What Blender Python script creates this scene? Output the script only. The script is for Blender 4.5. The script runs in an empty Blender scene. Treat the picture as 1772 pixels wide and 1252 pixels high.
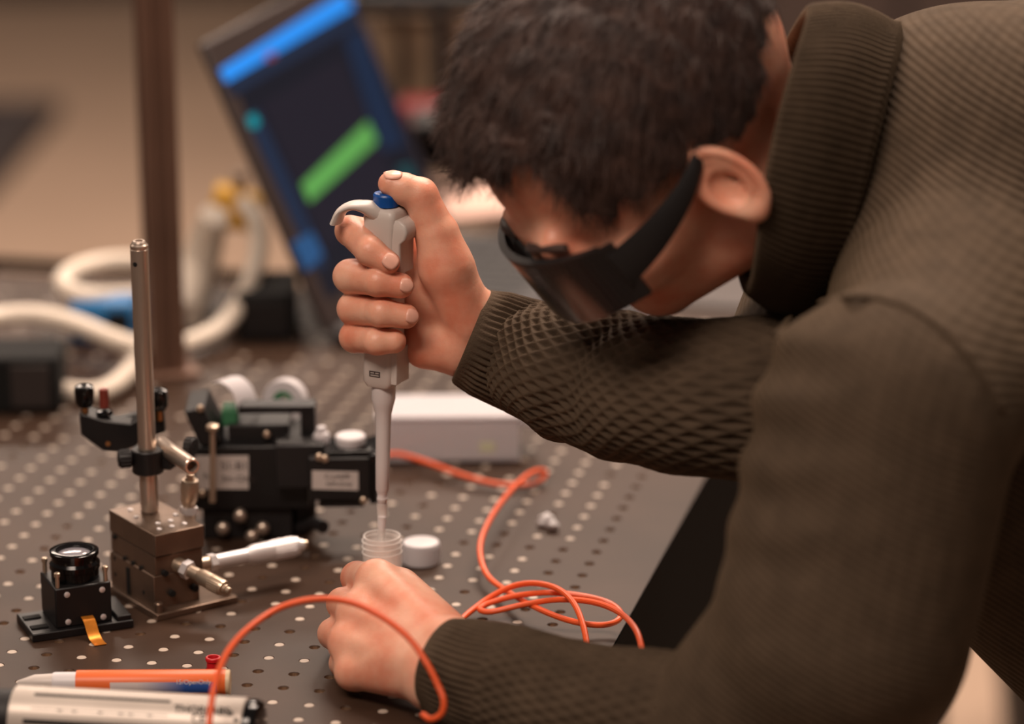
import bpy, bmesh, math, random
import numpy as np
from mathutils import Vector, Matrix

random.seed(7)
rng = np.random.default_rng(7)
SC = bpy.context.scene
COL = SC.collection

# ------------------------------------------------------------------ camera
F_PX, PITCH, ROLL, YAW_T, CAM_H = 6200.69, 0.295364, 0.0085813, -0.2288686, 0.8972840
LAT_X, LAT_Y, PITCHM = -27.0500492, 86.757056, 0.025
CXP, CYP = 886.0, 626.0
_F = Vector((0, math.cos(PITCH), -math.sin(PITCH)))
_R0 = Vector((1, 0, 0)); _D0 = _F.cross(_R0)
_R = math.cos(ROLL) * _R0 + math.sin(ROLL) * _D0
_D = -math.sin(ROLL) * _R0 + math.cos(ROLL) * _D0
CAM = Vector((0, 0, CAM_H))
cam_d = bpy.data.cameras.new('camera')
cam = bpy.data.objects.new('camera', cam_d); COL.objects.link(cam)
cam_d.sensor_fit = 'HORIZONTAL'; cam_d.sensor_width = 36.0
cam_d.lens = 36.0 * F_PX / 1772.0
cam_d.clip_start = 0.05; cam_d.clip_end = 60
cam.matrix_world = Matrix(((_R.x, -_D.x, -_F.x, CAM.x), (_R.y, -_D.y, -_F.y, CAM.y),
                           (_R.z, -_D.z, -_F.z, CAM.z), (0, 0, 0, 1)))
cam_d.dof.use_dof = True; cam_d.dof.focus_distance = 2.42; cam_d.dof.aperture_fstop = 2.5
SC.camera = cam

# ------------------------------------------------------------------ world, lamps, exposure
W = bpy.data.worlds.new('world'); SC.world = W; W.use_nodes = True
bg = W.node_tree.nodes['Background']
bg.inputs[0].default_value = (1.0, 0.80, 0.66, 1); bg.inputs[1].default_value = 0.09
SC.view_settings.view_transform = 'Standard'; SC.view_settings.look = 'None'
SC.view_settings.gamma = 1.0; SC.view_settings.use_curve_mapping = False
SC.view_settings.exposure = 0.2

def area_lamp(name, loc, target, sx, sy, power, col=(1, 0.80, 0.66)):
    d = bpy.data.lights.new(name, 'AREA'); d.shape = 'RECTANGLE'; d.size = sx; d.size_y = sy
    d.energy = power; d.color = col
    o = bpy.data.objects.new(name, d); COL.objects.link(o)
    o.location = loc
    o.rotation_euler = (Vector(target) - Vector(loc)).to_track_quat('-Z', 'Y').to_euler()
    return o
LAMPS = [((0.45, 3.20, 1.88), 1.2, 0.6, 52), ((-1.7, 3.6, 1.88), 1.2, 0.6, 12),
         ((-0.7, 1.0, 1.88), 1.2, 0.6, 40), ((-1.0, 6.2, 1.88), 1.2, 0.6, 46), ((0.5, 4.95, 1.88), 1.2, 0.6, 60)]
for i, (l, sx, sy, pw) in enumerate(LAMPS):
    area_lamp('ceiling_lamp_light', l, (l[0], l[1], 0), sx, sy, pw)

# ------------------------------------------------------------------ pixel helpers (planning coordinates)
def ray(u, v): return (u - CXP) / F_PX * _R + (v - CYP) / F_PX * _D + _F
def H(u, v, z=0.0):
    d = ray(u, v); return CAM + d * ((z - CAM_H) / d.z)
def A(u, v, Y):
    d = ray(u, v); return CAM + d * (Y / d.y)
def C(u, v, dep): return CAM + ray(u, v) * dep
def camvec(x, y, z):            # x right, y up, z towards the viewer -> world
    return x * _R - y * _D - z * _F

# ------------------------------------------------------------------ materials
def lin(c):
    return tuple(((v / 255) / 12.92 if v / 255 <= 0.04045 else ((v / 255 + 0.055) / 1.055) ** 2.4) for v in c) + (1,)
MATS = {}
def mat(name, rgb, rough=0.5, metal=0.0, var=0.0, scale=30.0, bump=0.0, bscale=200.0, sss=0.0,
        trans=0.0, ior=1.45, coat=0.0, rgb2=None, spec=0.5, emit=None, estr=0.0, sheen=0.0, stretch=None, alpha=1.0):
    if name in MATS: return MATS[name]
    m = bpy.data.materials.new(name); m.use_nodes = True
    nt = m.node_tree; b = nt.nodes['Principled BSDF']
    c = lin(rgb)
    b.inputs['Base Color'].default_value = c
    b.inputs['Roughness'].default_value = rough
    b.inputs['Metallic'].default_value = metal
    b.inputs['IOR'].default_value = ior
    b.inputs['Specular IOR Level'].default_value = spec
    b.inputs['Transmission Weight'].default_value = trans
    b.inputs['Coat Weight'].default_value = coat
    b.inputs['Sheen Weight'].default_value = sheen
    b.inputs['Alpha'].default_value = alpha
    if sss:
        b.inputs['Subsurface Weight'].default_value = sss
        b.inputs['Subsurface Radius'].default_value = (0.010, 0.004, 0.002)
        b.inputs['Subsurface Scale'].default_value = 0.6
    if emit:
        b.inputs['Emission Color'].default_value = lin(emit); b.inputs['Emission Strength'].default_value = estr
    tc = None
    if var or rgb2 or bump:
        tc = nt.nodes.new('ShaderNodeTexCoord')
        mp = nt.nodes.new('ShaderNodeMapping')
        if stretch: mp.inputs['Scale'].default_value = stretch
        nt.links.new(tc.outputs['Object'], mp.inputs[0])
    if var or rgb2:
        n = nt.nodes.new('ShaderNodeTexNoise'); n.inputs['Scale'].default_value = scale; n.inputs['Detail'].default_value = 5
        nt.links.new(mp.outputs[0], n.inputs['Vector'])
        r = nt.nodes.new('ShaderNodeValToRGB')
        if rgb2: c1, c2 = c, lin(rgb2)
        else:
            c1 = tuple(max(0, x * (1 - var)) for x in c[:3]) + (1,); c2 = tuple(min(1, x * (1 + var)) for x in c[:3]) + (1,)
        r.color_ramp.elements[0].position = 0.35; r.color_ramp.elements[1].position = 0.65
        r.color_ramp.elements[0].color = c1; r.color_ramp.elements[1].color = c2
        nt.links.new(n.outputs['Fac'], r.inputs[0]); nt.links.new(r.outputs[0], b.inputs['Base Color'])
    if bump:
        n2 = nt.nodes.new('ShaderNodeTexNoise'); n2.inputs['Scale'].default_value = bscale; n2.inputs['Detail'].default_value = 4
        nt.links.new(mp.outputs[0], n2.inputs['Vector'])
        bp = nt.nodes.new('ShaderNodeBump'); bp.inputs['Strength'].default_value = bump; bp.inputs['Distance'].default_value = 0.001
        nt.links.new(n2.outputs['Fac'], bp.inputs['Height']); nt.links.new(bp.outputs[0], b.inputs['Normal'])
    MATS[name] = m
    return m

M_TABLE = mat('brushed_table_steel', (60, 43, 33), 0.46, 0.0, var=0.18, scale=9, bump=0.05, bscale=90, spec=0.26)
M_HOLE = mat('threaded_hole_steel', (170, 148, 128), 0.35, 0.8)
M_PLUG = mat('hole_plug_grey', (184, 168, 154), 0.5)
M_BLACKSIDE = mat('table_side_black', (5, 4, 4), 0.8, var=0.1, scale=8, spec=0.1)
M_FLOOR = mat('beige_floor', (178, 152, 132), 0.6, var=0.05, scale=2)
M_WALL = mat('brown_wall', (58, 46, 42), 0.8, var=0.06, scale=3)
M_STEEL = mat('stainless_steel', (205, 188, 174), 0.30, 0.85, bump=0.04, bscale=400, stretch=(1, 1, 0.1))
M_STAGE = mat('stage_steel', (128, 108, 94), 0.34, 0.8, var=0.12, scale=30, bump=0.05, bscale=300)
M_SATIN = mat('satin_aluminium', (228, 222, 222), 0.42, 0.6)
M_BRASSY = mat('warm_steel', (196, 176, 156), 0.35, 0.85)
M_BLK = mat('black_anodised', (20, 18, 19), 0.42, var=0.15, scale=60)
M_BLKP = mat('black_plastic', (26, 23, 24), 0.5, var=0.1, scale=40)
M_BLKG = mat('black_gloss', (10, 9, 10), 0.12)
M_DARK = mat('dark_socket', (8, 7, 7), 0.8)
M_WHITE = mat('white_plastic', (206, 201, 204), 0.4, var=0.03, scale=40)
M_PIP = mat('pipette_grey_white', (198, 188, 182), 0.38, var=0.03, scale=30)
M_PIP2 = mat('pipette_shaft_white', (212, 205, 205), 0.35)
M_BLUE = mat('plunger_blue', (10, 74, 150), 0.35)
M_PAPER = mat('label_paper', (196, 186, 182), 0.7, var=0.04, scale=90)
M_INK = mat('label_ink', (60, 50, 48), 0.7)
M_ORANGE = mat('fibre_orange', (232, 92, 44), 0.42, var=0.06, scale=20)
M_PENOR = mat('pen_orange', (224, 104, 48), 0.4, var=0.03, scale=20)
M_RED = mat('red_plastic', (188, 26, 36), 0.35)
M_COPPER = mat('copper_flex', (214, 132, 44), 0.3, 0.55, var=0.1, scale=200)
M_CLEAR = mat('clear_plastic', (240, 234, 230), 0.12, alpha=0.38, spec=0.5)
M_CLEAR2 = mat('frosted_box_plastic', (228, 224, 228), 0.3, trans=0.35, ior=1.3)
M_GLASS = mat('lens_glass', (210, 205, 215), 0.05, trans=0.6, ior=1.5, coat=0.5)
M_GREEN = mat('green_core', (60, 120, 84), 0.5)
M_CABLE = mat('white_cable_sheath', (236, 222, 206), 0.45, var=0.04, scale=20)
M_BLUEBOX = mat('blue_connector', (40, 122, 186), 0.45)
M_YEL = mat('yellow_connector', (232, 176, 56), 0.45)
M_POLE = mat('brown_grey_pole', (112, 84, 70), 0.5, 0.2, var=0.1, scale=12)

# ------------------------------------------------------------------ mesh builder
class MB:
    def __init__(s): s.v = []; s.f = []; s.mi = []
    def add(s, vs, fs, m=0):
        o = len(s.v); s.v += [tuple(v) for v in vs]
        for f in fs: s.f.append(tuple(i + o for i in f)); s.mi.append(m)
        return s
    def box(s, c, d, rot=None, m=0, taper=1.0):
        hx, hy, hz = d[0] / 2, d[1] / 2, d[2] / 2
        vs = []
        for z in (-1, 1):
            t = taper if z > 0 else 1
            for x, y in ((-1, -1), (1, -1), (1, 1), (-1, 1)): vs.append(Vector((x * hx * t, y * hy * t, z * hz)))
        if rot: vs = [rot @ v for v in vs]
        c = Vector(c)
        return s.add([v + c for v in vs], [(3, 2, 1, 0), (4, 5, 6, 7), (0, 1, 5, 4), (1, 2, 6, 5), (2, 3, 7, 6), (3, 0, 4, 7)], m)
    def lathe(s, prof, c=(0, 0, 0), axis=(0, 0, 1), n=28, m=0, caps=True):
        ax = Vector(axis).normalized(); q = Vector((0, 0, 1)).rotation_difference(ax); c = Vector(c)
        vs = []; fs = []
        for r, z in prof:
            for k in range(n):
                a = 2 * math.pi * k / n
                vs.append(c + q @ Vector((r * math.cos(a), r * math.sin(a), z)))
        for i in range(len(prof) - 1):
            for k in range(n):
                k2 = (k + 1) % n
                fs.append((i * n + k, i * n + k2, (i + 1) * n + k2, (i + 1) * n + k))
        if caps:
            fs.append(tuple(reversed(range(n)))); fs.append(tuple(range((len(prof) - 1) * n, len(prof) * n)))
        return s.add(vs, fs, m)
    def cyl(s, p0, p1, r0, r1=None, n=24, m=0, ch=0.0):
        p0 = Vector(p0); p1 = Vector(p1); L = (p1 - p0).length; r1 = r0 if r1 is None else r1
        pr = [(r0, 0), (r1, L)] if not ch else [(r0 - ch, 0), (r0, ch), (r1, L - ch), (r1 - ch, L)]
        return s.lathe(pr, p0, p1 - p0, n, m)
    def tube(s, pts, r, n=12, m=0, res=6, closed=False):
        P = smooth_path(pts, res); N = len(P)
        rr = r if isinstance(r, (list, tuple)) else [r] * N
        if len(rr) != N: rr = list(np.interp(np.linspace(0, 1, N), np.linspace(0, 1, len(rr)), rr))
        vs = []; fs = []; nv = None
        for i, p in enumerate(P):
            t = (P[min(i + 1, N - 1)] - P[max(i - 1, 0)]).normalized()
            if nv is None:
                nv = t.orthogonal().normalized()
            nv = (nv - t * nv.dot(t)).normalized(); b = t.cross(nv)
            for k in range(n):
                a = 2 * math.pi * k / n
                vs.append(p + (nv * math.cos(a) + b * math.sin(a)) * rr[i])
        for i in range(N - 1):
            for k in range(n):
                k2 = (k + 1) % n
                fs.append((i * n + k, i * n + k2, (i + 1) * n + k2, (i + 1) * n + k))
        fs.append(tuple(reversed(range(n)))); fs.append(tuple(range((N - 1) * n, N * n)))
        return s.add(vs, fs, m)
    def ell(s, c, r, n=20, k=12, rot=None, m=0):
        vs = []; fs = []; c = Vector(c)
        for i in range(k + 1):
            t = math.pi * i / k
            for j in range(n):
                a = 2 * math.pi * j / n
                v = Vector((r[0] * math.sin(t) * math.cos(a), r[1] * math.sin(t) * math.sin(a), -r[2] * math.cos(t)))
                vs.append(c + (rot @ v if rot else v))
        for i in range(k):
            for j in range(n):
                j2 = (j + 1) % n
                fs.append((i * n + j, i * n + j2, (i + 1) * n + j2, (i + 1) * n + j))
        return s.add(vs, fs, m)
    def prism(s, poly, z0, z1, mtx=None, m=0):
        n = len(poly)
        vs = [Vector((x, y, z0)) for x, y in poly] + [Vector((x, y, z1)) for x, y in poly]
        if mtx: vs = [mtx @ v for v in vs]
        fs = [tuple(reversed(range(n))), tuple(range(n, 2 * n))] + [(i, (i + 1) % n, (i + 1) % n + n, i + n) for i in range(n)]
        return s.add(vs, fs, m)

def smooth_path(pts, res=6):
    P = [Vector(p) for p in pts]
    if res <= 1 or len(P) < 3: return P
    out = []
    for i in range(len(P) - 1):
        p0 = P[i - 1] if i > 0 else P[0] * 2 - P[1]
        p1, p2 = P[i], P[i + 1]
        p3 = P[i + 2] if i + 2 < len(P) else P[-1] * 2 - P[-2]
        for k in range(res):
            t = k / res
            out.append(0.5 * ((2 * p1) + (p2 - p0) * t + (2 * p0 - 5 * p1 + 4 * p2 - p3) * t * t + (3 * p1 - p0 - 3 * p2 + p3) * t ** 3))
    out.append(P[-1]); return out

def link(name, me, mats, parent=None, world=False, bevel=0.0, smooth=35, bseg=2):
    o = bpy.data.objects.new(name, me); COL.objects.link(o)
    for m in (mats if isinstance(mats, (list, tuple)) else [mats]): me.materials.append(m)
    if smooth:
        me.polygons.foreach_set('use_smooth', [True] * len(me.polygons))
        if smooth < 180: me.set_sharp_from_angle(angle=math.radians(smooth))
    if parent is not None:
        o.parent = parent
        if world:
            T = parent
            while T.parent is not None: T = T.parent
            me.transform(T.matrix_basis.inverted())
    if bevel:
        b = o.modifiers.new('bevel', 'BEVEL'); b.width = bevel; b.segments = bseg; b.limit_method = 'ANGLE'
        b.angle_limit = math.radians(40)
    return o
def obj(name, mb, mats, parent=None, world=False, bevel=0.0, smooth=35, bseg=2):
    me = bpy.data.meshes.new(name)
    me.from_pydata([tuple(v) for v in mb.v], [], mb.f)
    if any(mb.mi): me.polygons.foreach_set('material_index', mb.mi)
    bm = bmesh.new(); bm.from_mesh(me); bmesh.ops.recalc_face_normals(bm, faces=bm.faces); bm.to_mesh(me); bm.free()
    return link(name, me, mats, parent, world, bevel, smooth, bseg)
def tag(o, label, cat, group=None, kind=None):
    o['label'] = label; o['category'] = cat
    if group: o['group'] = group
    if kind: o['kind'] = kind
    return o
def thing(name, label, cat, loc=(0, 0, 0), rotz=0.0, group=None):
    o = bpy.data.objects.new(name, None); COL.objects.link(o)
    o.empty_display_size = 0.02
    o.location = loc; o.rotation_euler = (0, 0, rotz)
    o.matrix_basis = Matrix.Translation(Vector(loc)) @ Matrix.Rotation(rotz, 4, 'Z')
    return tag(o, label, cat, group)
def text_mesh(name, s, size, mtx, m, parent, world=True, ext=0.0001, bold=False):
    c = bpy.data.curves.new(name, 'FONT'); c.body = s; c.size = size; c.extrude = ext; c.align_x = 'LEFT'
    if bold: c.offset = size * 0.02
    t = bpy.data.objects.new(name + '_t', c); COL.objects.link(t)
    dg = bpy.context.evaluated_depsgraph_get()
    me = bpy.data.meshes.new_from_object(t.evaluated_get(dg))
    bpy.data.objects.remove(t); bpy.data.curves.remove(c)
    me.transform(mtx); me.materials.clear()
    return link(name, me, m, parent, world, smooth=0)
def struct(o): o['kind'] = 'structure'; return o

# ------------------------------------------------------------------ signed-distance mesher (organic shapes)
def V3(*p): return np.array(p, float)
def nv(p): return np.array((p.x, p.y, p.z), float)
def smin(a, b, k):
    if k <= 0: return np.minimum(a, b)
    h = np.clip(0.5 + 0.5 * (b - a) / k, 0, 1)
    return b + (a - b) * h - k * h * (1 - h)
def smax(a, b, k): return -smin(-a, -b, k)
def rc(P, a, b, ra, rb):
    ab = b - a; L = ab @ ab + 1e-12
    t = np.clip(((P - a) @ ab) / L, 0, 1)
    return np.linalg.norm(P - a - t[:, None] * ab, axis=1) - (ra + (rb - ra) * t)
def el(P, c, r, Rm=None):
    q = P - c
    if Rm is not None: q = q @ Rm
    q1 = q / r; k0 = np.linalg.norm(q1, axis=1); k1 = np.linalg.norm(q1 / r, axis=1) + 1e-9
    return k0 * (k0 - 1) / k1
def sdf_mesh(func, lo, hi, h, newton=2, B=12):
    lo = np.array(lo, float); n = np.ceil((np.array(hi) - lo) / h / B).astype(int) * B
    nb = n // B
    bi = np.stack(np.meshgrid(*[np.arange(k) for k in nb], indexing='ij'), -1).reshape(-1, 3)
    bc = lo + (bi * B + B / 2) * h
    dc = func(bc)
    D = np.repeat(np.repeat(np.repeat(dc.reshape(nb).astype(np.float32), B, 0), B, 1), B, 2)
    D = np.pad(D, ((0, 1), (0, 1), (0, 1)), mode='edge')
    near = np.where(np.abs(dc) < B * h * 0.866 * 1.35 + 0.004)[0]
    g = np.stack(np.meshgrid(*[np.arange(B + 1)] * 3, indexing='ij'), -1).reshape(-1, 3)
    for s0 in range(0, len(near), 64):
        idx = bi[near[s0:s0 + 64]] * B
        gi = (idx[:, None, :] + g[None]).reshape(-1, 3)
        d = func(lo + gi * h)
        D[gi[:, 0], gi[:, 1], gi[:, 2]] = d
    S = D < 0
    cnt = np.zeros(n, np.int8)
    for a in (0, 1):
        for b in (0, 1):
            for c in (0, 1): cnt += S[a:n[0] + a, b:n[1] + b, c:n[2] + c]
    act = np.argwhere((cnt > 0) & (cnt < 8))
    vid = np.full(n, -1, np.int32); vid[act[:, 0], act[:, 1], act[:, 2]] = np.arange(len(act))
    cor = [(a, b, c) for a in (0, 1) for b in (0, 1) for c in (0, 1)]
    acc = np.zeros((len(act), 3)); wt = np.zeros(len(act))
    for i in range(8):
        for j in range(i + 1, 8):
            if sum(abs(x - y) for x, y in zip(cor[i], cor[j])) != 1: continue
            ci = act + cor[i]; cj = act + cor[j]
            di = D[ci[:, 0], ci[:, 1], ci[:, 2]]; dj = D[cj[:, 0], cj[:, 1], cj[:, 2]]
            m = (di < 0) != (dj < 0)
            t = np.where(m, di / (di - dj + 1e-12), 0)
            acc += m[:, None] * (ci + t[:, None] * (cj - ci)); wt += m
    P = lo + acc / wt[:, None] * h
    faces = []
    for ax in range(3):
        e = [0, 0, 0]; e[ax] = 1
        s0 = S[:n[0] + 1 - e[0], :n[1] + 1 - e[1], :n[2] + 1 - e[2]]
        s1 = S[e[0]:, e[1]:, e[2]:]
        pts = np.argwhere(s0 != s1)
        flip = s0[pts[:, 0], pts[:, 1], pts[:, 2]]
        u, w = [(1, 2), (2, 0), (0, 1)][ax]
        ok = (pts[:, u] > 0) & (pts[:, w] > 0) & (pts[:, u] < n[u]) & (pts[:, w] < n[w]) & (pts[:, ax] < n[ax])
        pts = pts[ok]; flip = flip[ok]
        q = []
        for du, dw in ((-1, -1), (0, -1), (0, 0), (-1, 0)):
            c = pts.copy(); c[:, u] += du; c[:, w] += dw
            q.append(vid[c[:, 0], c[:, 1], c[:, 2]])
        q = np.stack(q, 1)
        q[~flip] = q[~flip][:, ::-1]
        faces.append(q[(q >= 0).all(1)])
    Fq = np.concatenate(faces)
    e = h * 0.3
    for _ in range(newton):
        d = func(P); G = np.zeros_like(P)
        for a in range(3):
            o = np.zeros(3); o[a] = e
            G[:, a] = (func(P + o) - func(P - o)) / (2 * e)
        G /= np.maximum((G * G).sum(1, keepdims=True), 0.3)
        P = P - np.clip(d, -h, h)[:, None] * G * 0.9
    return P, Fq
def normals_of(P, Fq):
    N = np.zeros_like(P); a = P[Fq[:, 2]] - P[Fq[:, 0]]; b = P[Fq[:, 3]] - P[Fq[:, 1]]
    c = np.cross(a, b)
    for k in range(4): np.add.at(N, Fq[:, k], c)
    return N / (np.linalg.norm(N, axis=1, keepdims=True) + 1e-12)
def mesh_from_np(name, P, Fq):
    me = bpy.data.meshes.new(name)
    me.vertices.add(len(P)); me.vertices.foreach_set('co', np.ascontiguousarray(P, np.float32).ravel())
    k = Fq.shape[1]
    me.loops.add(Fq.size); me.loops.foreach_set('vertex_index', np.ascontiguousarray(Fq, np.int32).ravel())
    me.polygons.add(len(Fq)); me.polygons.foreach_set('loop_start', np.arange(0, Fq.size, k, dtype=np.int32))
    me.update(calc_edges=True); me.validate()
    return me
# ================================================================== STRUCTURE
FLOOR_Z = -0.90
b = MB(); b.box((0, 3.5, FLOOR_Z - 0.05), (12, 13, 0.1)); struct(obj('floor', b, M_FLOOR))
b = MB(); b.box((0, 10.05, 0.6), (12, 0.1, 3.0)); struct(obj('wall_back', b, M_WALL))
b = MB(); b.box((0, 9.98, FLOOR_Z + 0.06), (12, 0.03, 0.12)); struct(obj('baseboard_back', b, mat('baseboard_dark', (38, 32, 30), 0.6)))

# ------------------------------------------------------------------ optical table with hole grid
def lat_of(w):
    c, s = math.cos(YAW_T), math.sin(YAW_T)
    return ((c * w.x + s * w.y) / PITCHM - LAT_X, (-s * w.x + c * w.y) / PITCHM - LAT_Y)
def lat_to(i, j, z=0.0):
    ax, ay = (i + LAT_X) * PITCHM, (j + LAT_Y) * PITCHM
    c, s = math.cos(YAW_T), math.sin(YAW_T)
    return Vector((c * ax - s * ay, s * ax + c * ay, z))
T_O = lat_to(0, 0)
table = thing('optical_table', 'grey steel optical table with a grid of threaded holes and black sides', 'table', T_O, YAW_T)
EI = (lat_of(H(1225, 820))[0] + lat_of(H(1050, 1135))[0]) / 2          # right edge, in hole pitches
EJ = lat_of(H(100, 474))[1]                                            # far edge
i0, i1, j0, j1 = -26, int(math.floor(EI - 1.4)), -14, int(math.floor(EJ - 1.0))
NH, RH = 16, 0.0034
ang = np.arange(NH) * 2 * np.pi / NH + np.pi / NH
circ = np.stack([np.cos(ang), np.sin(ang)], 1)
sq = circ / np.abs(circ).max(1, keepdims=True) * 0.0125
k_ = np.argmax(np.abs(circ), 1)
for a in range(NH):                                                    # corners of the cell exactly square
    pass
cell = np.concatenate([np.c_[sq, np.zeros(NH)], np.c_[circ * (RH + 0.0005), np.zeros(NH)],
                       np.c_[circ * RH, np.full(NH, -0.0005)], np.c_[circ * RH, np.full(NH, -0.004)]])
corner = np.array([[sx * 0.0125, sy * 0.0125, 0] for sx, sy in ((1, 1), (-1, 1), (-1, -1), (1, -1))])
cell = np.concatenate([cell, corner])
fc = []
for a in range(NH):
    a2 = (a + 1) % NH
    fc.append((a, a2, NH + a2, NH + a)); fc.append((NH + a, NH + a2, 2 * NH + a2, 2 * NH + a)); fc.append((2 * NH + a, 2 * NH + a2, 3 * NH + a2, 3 * NH + a))
fm = [0, 0, 1] * NH
fc.append(tuple(range(3 * NH, 4 * NH))); fm.append(1)
for q, ci in ((0, 0), (1, 1), (2, 2), (3, 3)):                          # small corner triangles
    av = (np.pi / 4 + q * np.pi / 2)
    lo_ = int(round((av - np.pi / NH) / (2 * np.pi / NH) - 0.5)) % NH
    fc.append((lo_, 4 * NH + ci, (lo_ + 1) % NH)); fm.append(0)
vs = []; fs = []; ms = []
for i in range(i0, i1 + 1):
    for j in range(j0, j1 + 1):
        o = len(vs); vs += [(x + i * PITCHM, y + j * PITCHM, z) for x, y, z in cell]
        fs += [tuple(k + o for k in f) for f in fc]; ms += fm
XE, YE = EI * PITCHM, EJ * PITCHM
xa, xb, ya, yb = (i0 - .5) * PITCHM, (i1 + .5) * PITCHM, (j0 - .5) * PITCHM, (j1 + .5) * PITCHM
XW, YN = -1.05, -0.75
def flat(x0, x1, y0, y1):
    o = len(vs); vs.extend([(x0, y0, 0), (x1, y0, 0), (x1, y1, 0), (x0, y1, 0)]); fs.append((o, o + 1, o + 2, o + 3)); ms.append(0)
flat(xb, XE, YN, YE); flat(XW, xa, YN, YE); flat(xa, xb, yb, YE); flat(xa, xb, YN, ya)
me = bpy.data.meshes.new('tabletop'); me.from_pydata(vs, [], fs); me.polygons.foreach_set('material_index', ms); me.update()
link('tabletop', me, [M_TABLE, M_HOLE], table, smooth=0)
b = MB(); TH = 0.31
for (x0, x1, y0, y1) in ((XE - .003, XE, YN, YE), (XW, XW + .003, YN, YE), (XW, XE, YE - .003, YE), (XW, XE, YN, YN + .003)):
    b.box(((x0 + x1) / 2, (y0 + y1) / 2, -0.002 - TH / 2), (x1 - x0, y1 - y0, TH))
obj('side_panel', b, M_BLACKSIDE, table, smooth=0)
b = MB(); b.box(((XW + XE) / 2, (YN + YE) / 2, -TH - 0.004), (XE - XW - .01, YE - YN - .01, 0.006)); obj('bottom_skin', b, M_BLACKSIDE, table, smooth=0)
for x in (XW + .2, XE - .25):
    for y in (YN + .25, YE - .25):
        b = MB(); b.cyl((x, y, FLOOR_Z), (x, y, -TH - .006), 0.09, n=28); obj('leg', b, M_BLACKSIDE, table)
rail = thing('edge_rail', 'black rail running along the far edge of the optical table', 'rail', lat_to(0, EJ + .18), YAW_T)
b = MB(); XR = lat_of(H(405, 500))[0] * PITCHM; b.box(((XW + XR) / 2, .004, .0055), (XR - XW, .008, .010)); obj('bar', b, M_BLACKSIDE, rail, bevel=.001)
for x in np.linspace(XW + .1, XR - .05, 4):
    b = MB(); b.box((float(x), .004, -.008), (.012, .007, .018)); obj('bracket', b, M_BLACKSIDE, rail, smooth=0)
# plugs sit in most holes; the open ones were read off the picture
DARK_PX = [(504, 1090), (447, 1160), (426, 1184), (546, 1118), (508, 1165), (490, 1188), (571, 1170), (552, 1193), (976, 950), (963, 970),
           (949, 990), (1067, 898), (1054, 917), (1043, 936), (1031, 955), (1018, 975), (1006, 996), (993, 1016), (920, 947), (863, 941),
           (807, 1022), (953, 1078), (940, 1100), (835, 1070), (119, 909), (98, 929), (76, 949), (323, 1078), (387, 1083), (241, 1096),
           (135, 1150), (50, 1160), (1080, 878), (1090, 861), (470, 1063), (600, 1085)]
BRIGHT_PX = [(540, 1048), (522, 1069), (486, 1114), (467, 1137), (528, 1142), (471, 1214), (453, 1239), (534, 1219), (515, 1244), (978, 854),
             (1032, 858), (899, 885), (887, 904), (1008, 894), (996, 912), (985, 931), (903, 966), (889, 986), (877, 1006), (848, 962),
             (832, 982), (819, 1002), (893, 1074), (878, 1096), (344, 1057), (402, 1060), (303, 1101), (364, 1105), (220, 1120), (282, 1124),
             (344, 1128), (197, 1144), (260, 1148), (322, 1152), (113, 756), (93, 774), (73, 790), (31, 826), (10, 844), (127, 794), (87, 829),
             (66, 847), (45, 866), (143, 832), (121, 851), (102, 869), (59, 907), (37, 926), (14, 946), (172, 914), (152, 934), (132, 953)]
dark = {tuple(int(round(q)) for q in lat_of(H(*p))) for p in DARK_PX}
bright = {tuple(int(round(q)) for q in lat_of(H(*p))) for p in BRIGHT_PX}
pm = MB(); pm.lathe([(0.00335, -0.0030), (0.0034, -0.0004), (0.0031, -0.00005)], n=14)
first = None; far_plugs = []; cands = []
for i in range(i0, i1 + 1):
    for j in range(j0, j1 + 1):
        if (i, j) in dark: continue
        if i == i1: continue
        if (i, j) not in bright and rng.random() > 0.70: continue
        w = lat_to(i, j); g = w - CAM; dz = g.dot(_F)
        u, v = CXP + F_PX * g.dot(_R) / dz, CYP + F_PX * g.dot(_D) / dz
        if -20 < u < 1792 and 380 < v < 1272: cands.append((dz, i, j))
cands.sort()
for n_, (dz, i, j) in enumerate(cands):
    if n_ < 300:
        if first is None: first = o = obj('hole_plug', pm, M_PLUG, table)
        else: o = first.copy(); COL.objects.link(o); o.parent = table
        o.location = (i * PITCHM, j * PITCHM, 0)
    else: far_plugs.append((i, j))
if far_plugs:
    b = MB()
    for i, j in far_plugs: b.lathe([(0.0034, -0.002), (0.0034, -0.0003)], (i * PITCHM, j * PITCHM, 0), n=10)
    o = obj('far_hole_plugs', b, M_PLUG, table); o['kind'] = 'stuff'

# ------------------------------------------------------------------ far room furniture
def far_pt(u, v, z): return H(u, v, z)
# dark low cabinet whose top corner shows at the left edge
q = H(104, 172, -0.45); q2 = H(0, 292, -0.45)
dr = (q2 - q); L_ = dr.length
an = math.atan2(dr.y, dr.x)
o = thing('low_table', 'dark low side table in the far left background', 'side table', (q.x, q.y, FLOOR_Z))
poly = [(0, 0), (-1.6, 0.0), (-1.6, q2.y - q.y - .6), (1.6 * dr.x, 1.6 * dr.y)]
M_FARBLK = mat('far_dark_laminate', (36, 29, 29), 0.5)
for (x, y) in ((-.5, -.2), (-1.5, -.08), (-1.5, q2.y - q.y - .4)):
    b = MB(); b.box((x, y, .21), (.05, .05, .42)); obj('leg', b, M_FARBLK, o, smooth=0)
b = MB(); poly2 = [(x * 1.02, y * 1.02) for x, y in poly]; b.prism(poly2, 0.42, 0.45); obj('top', b, M_FARBLK, o, smooth=0)
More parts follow.
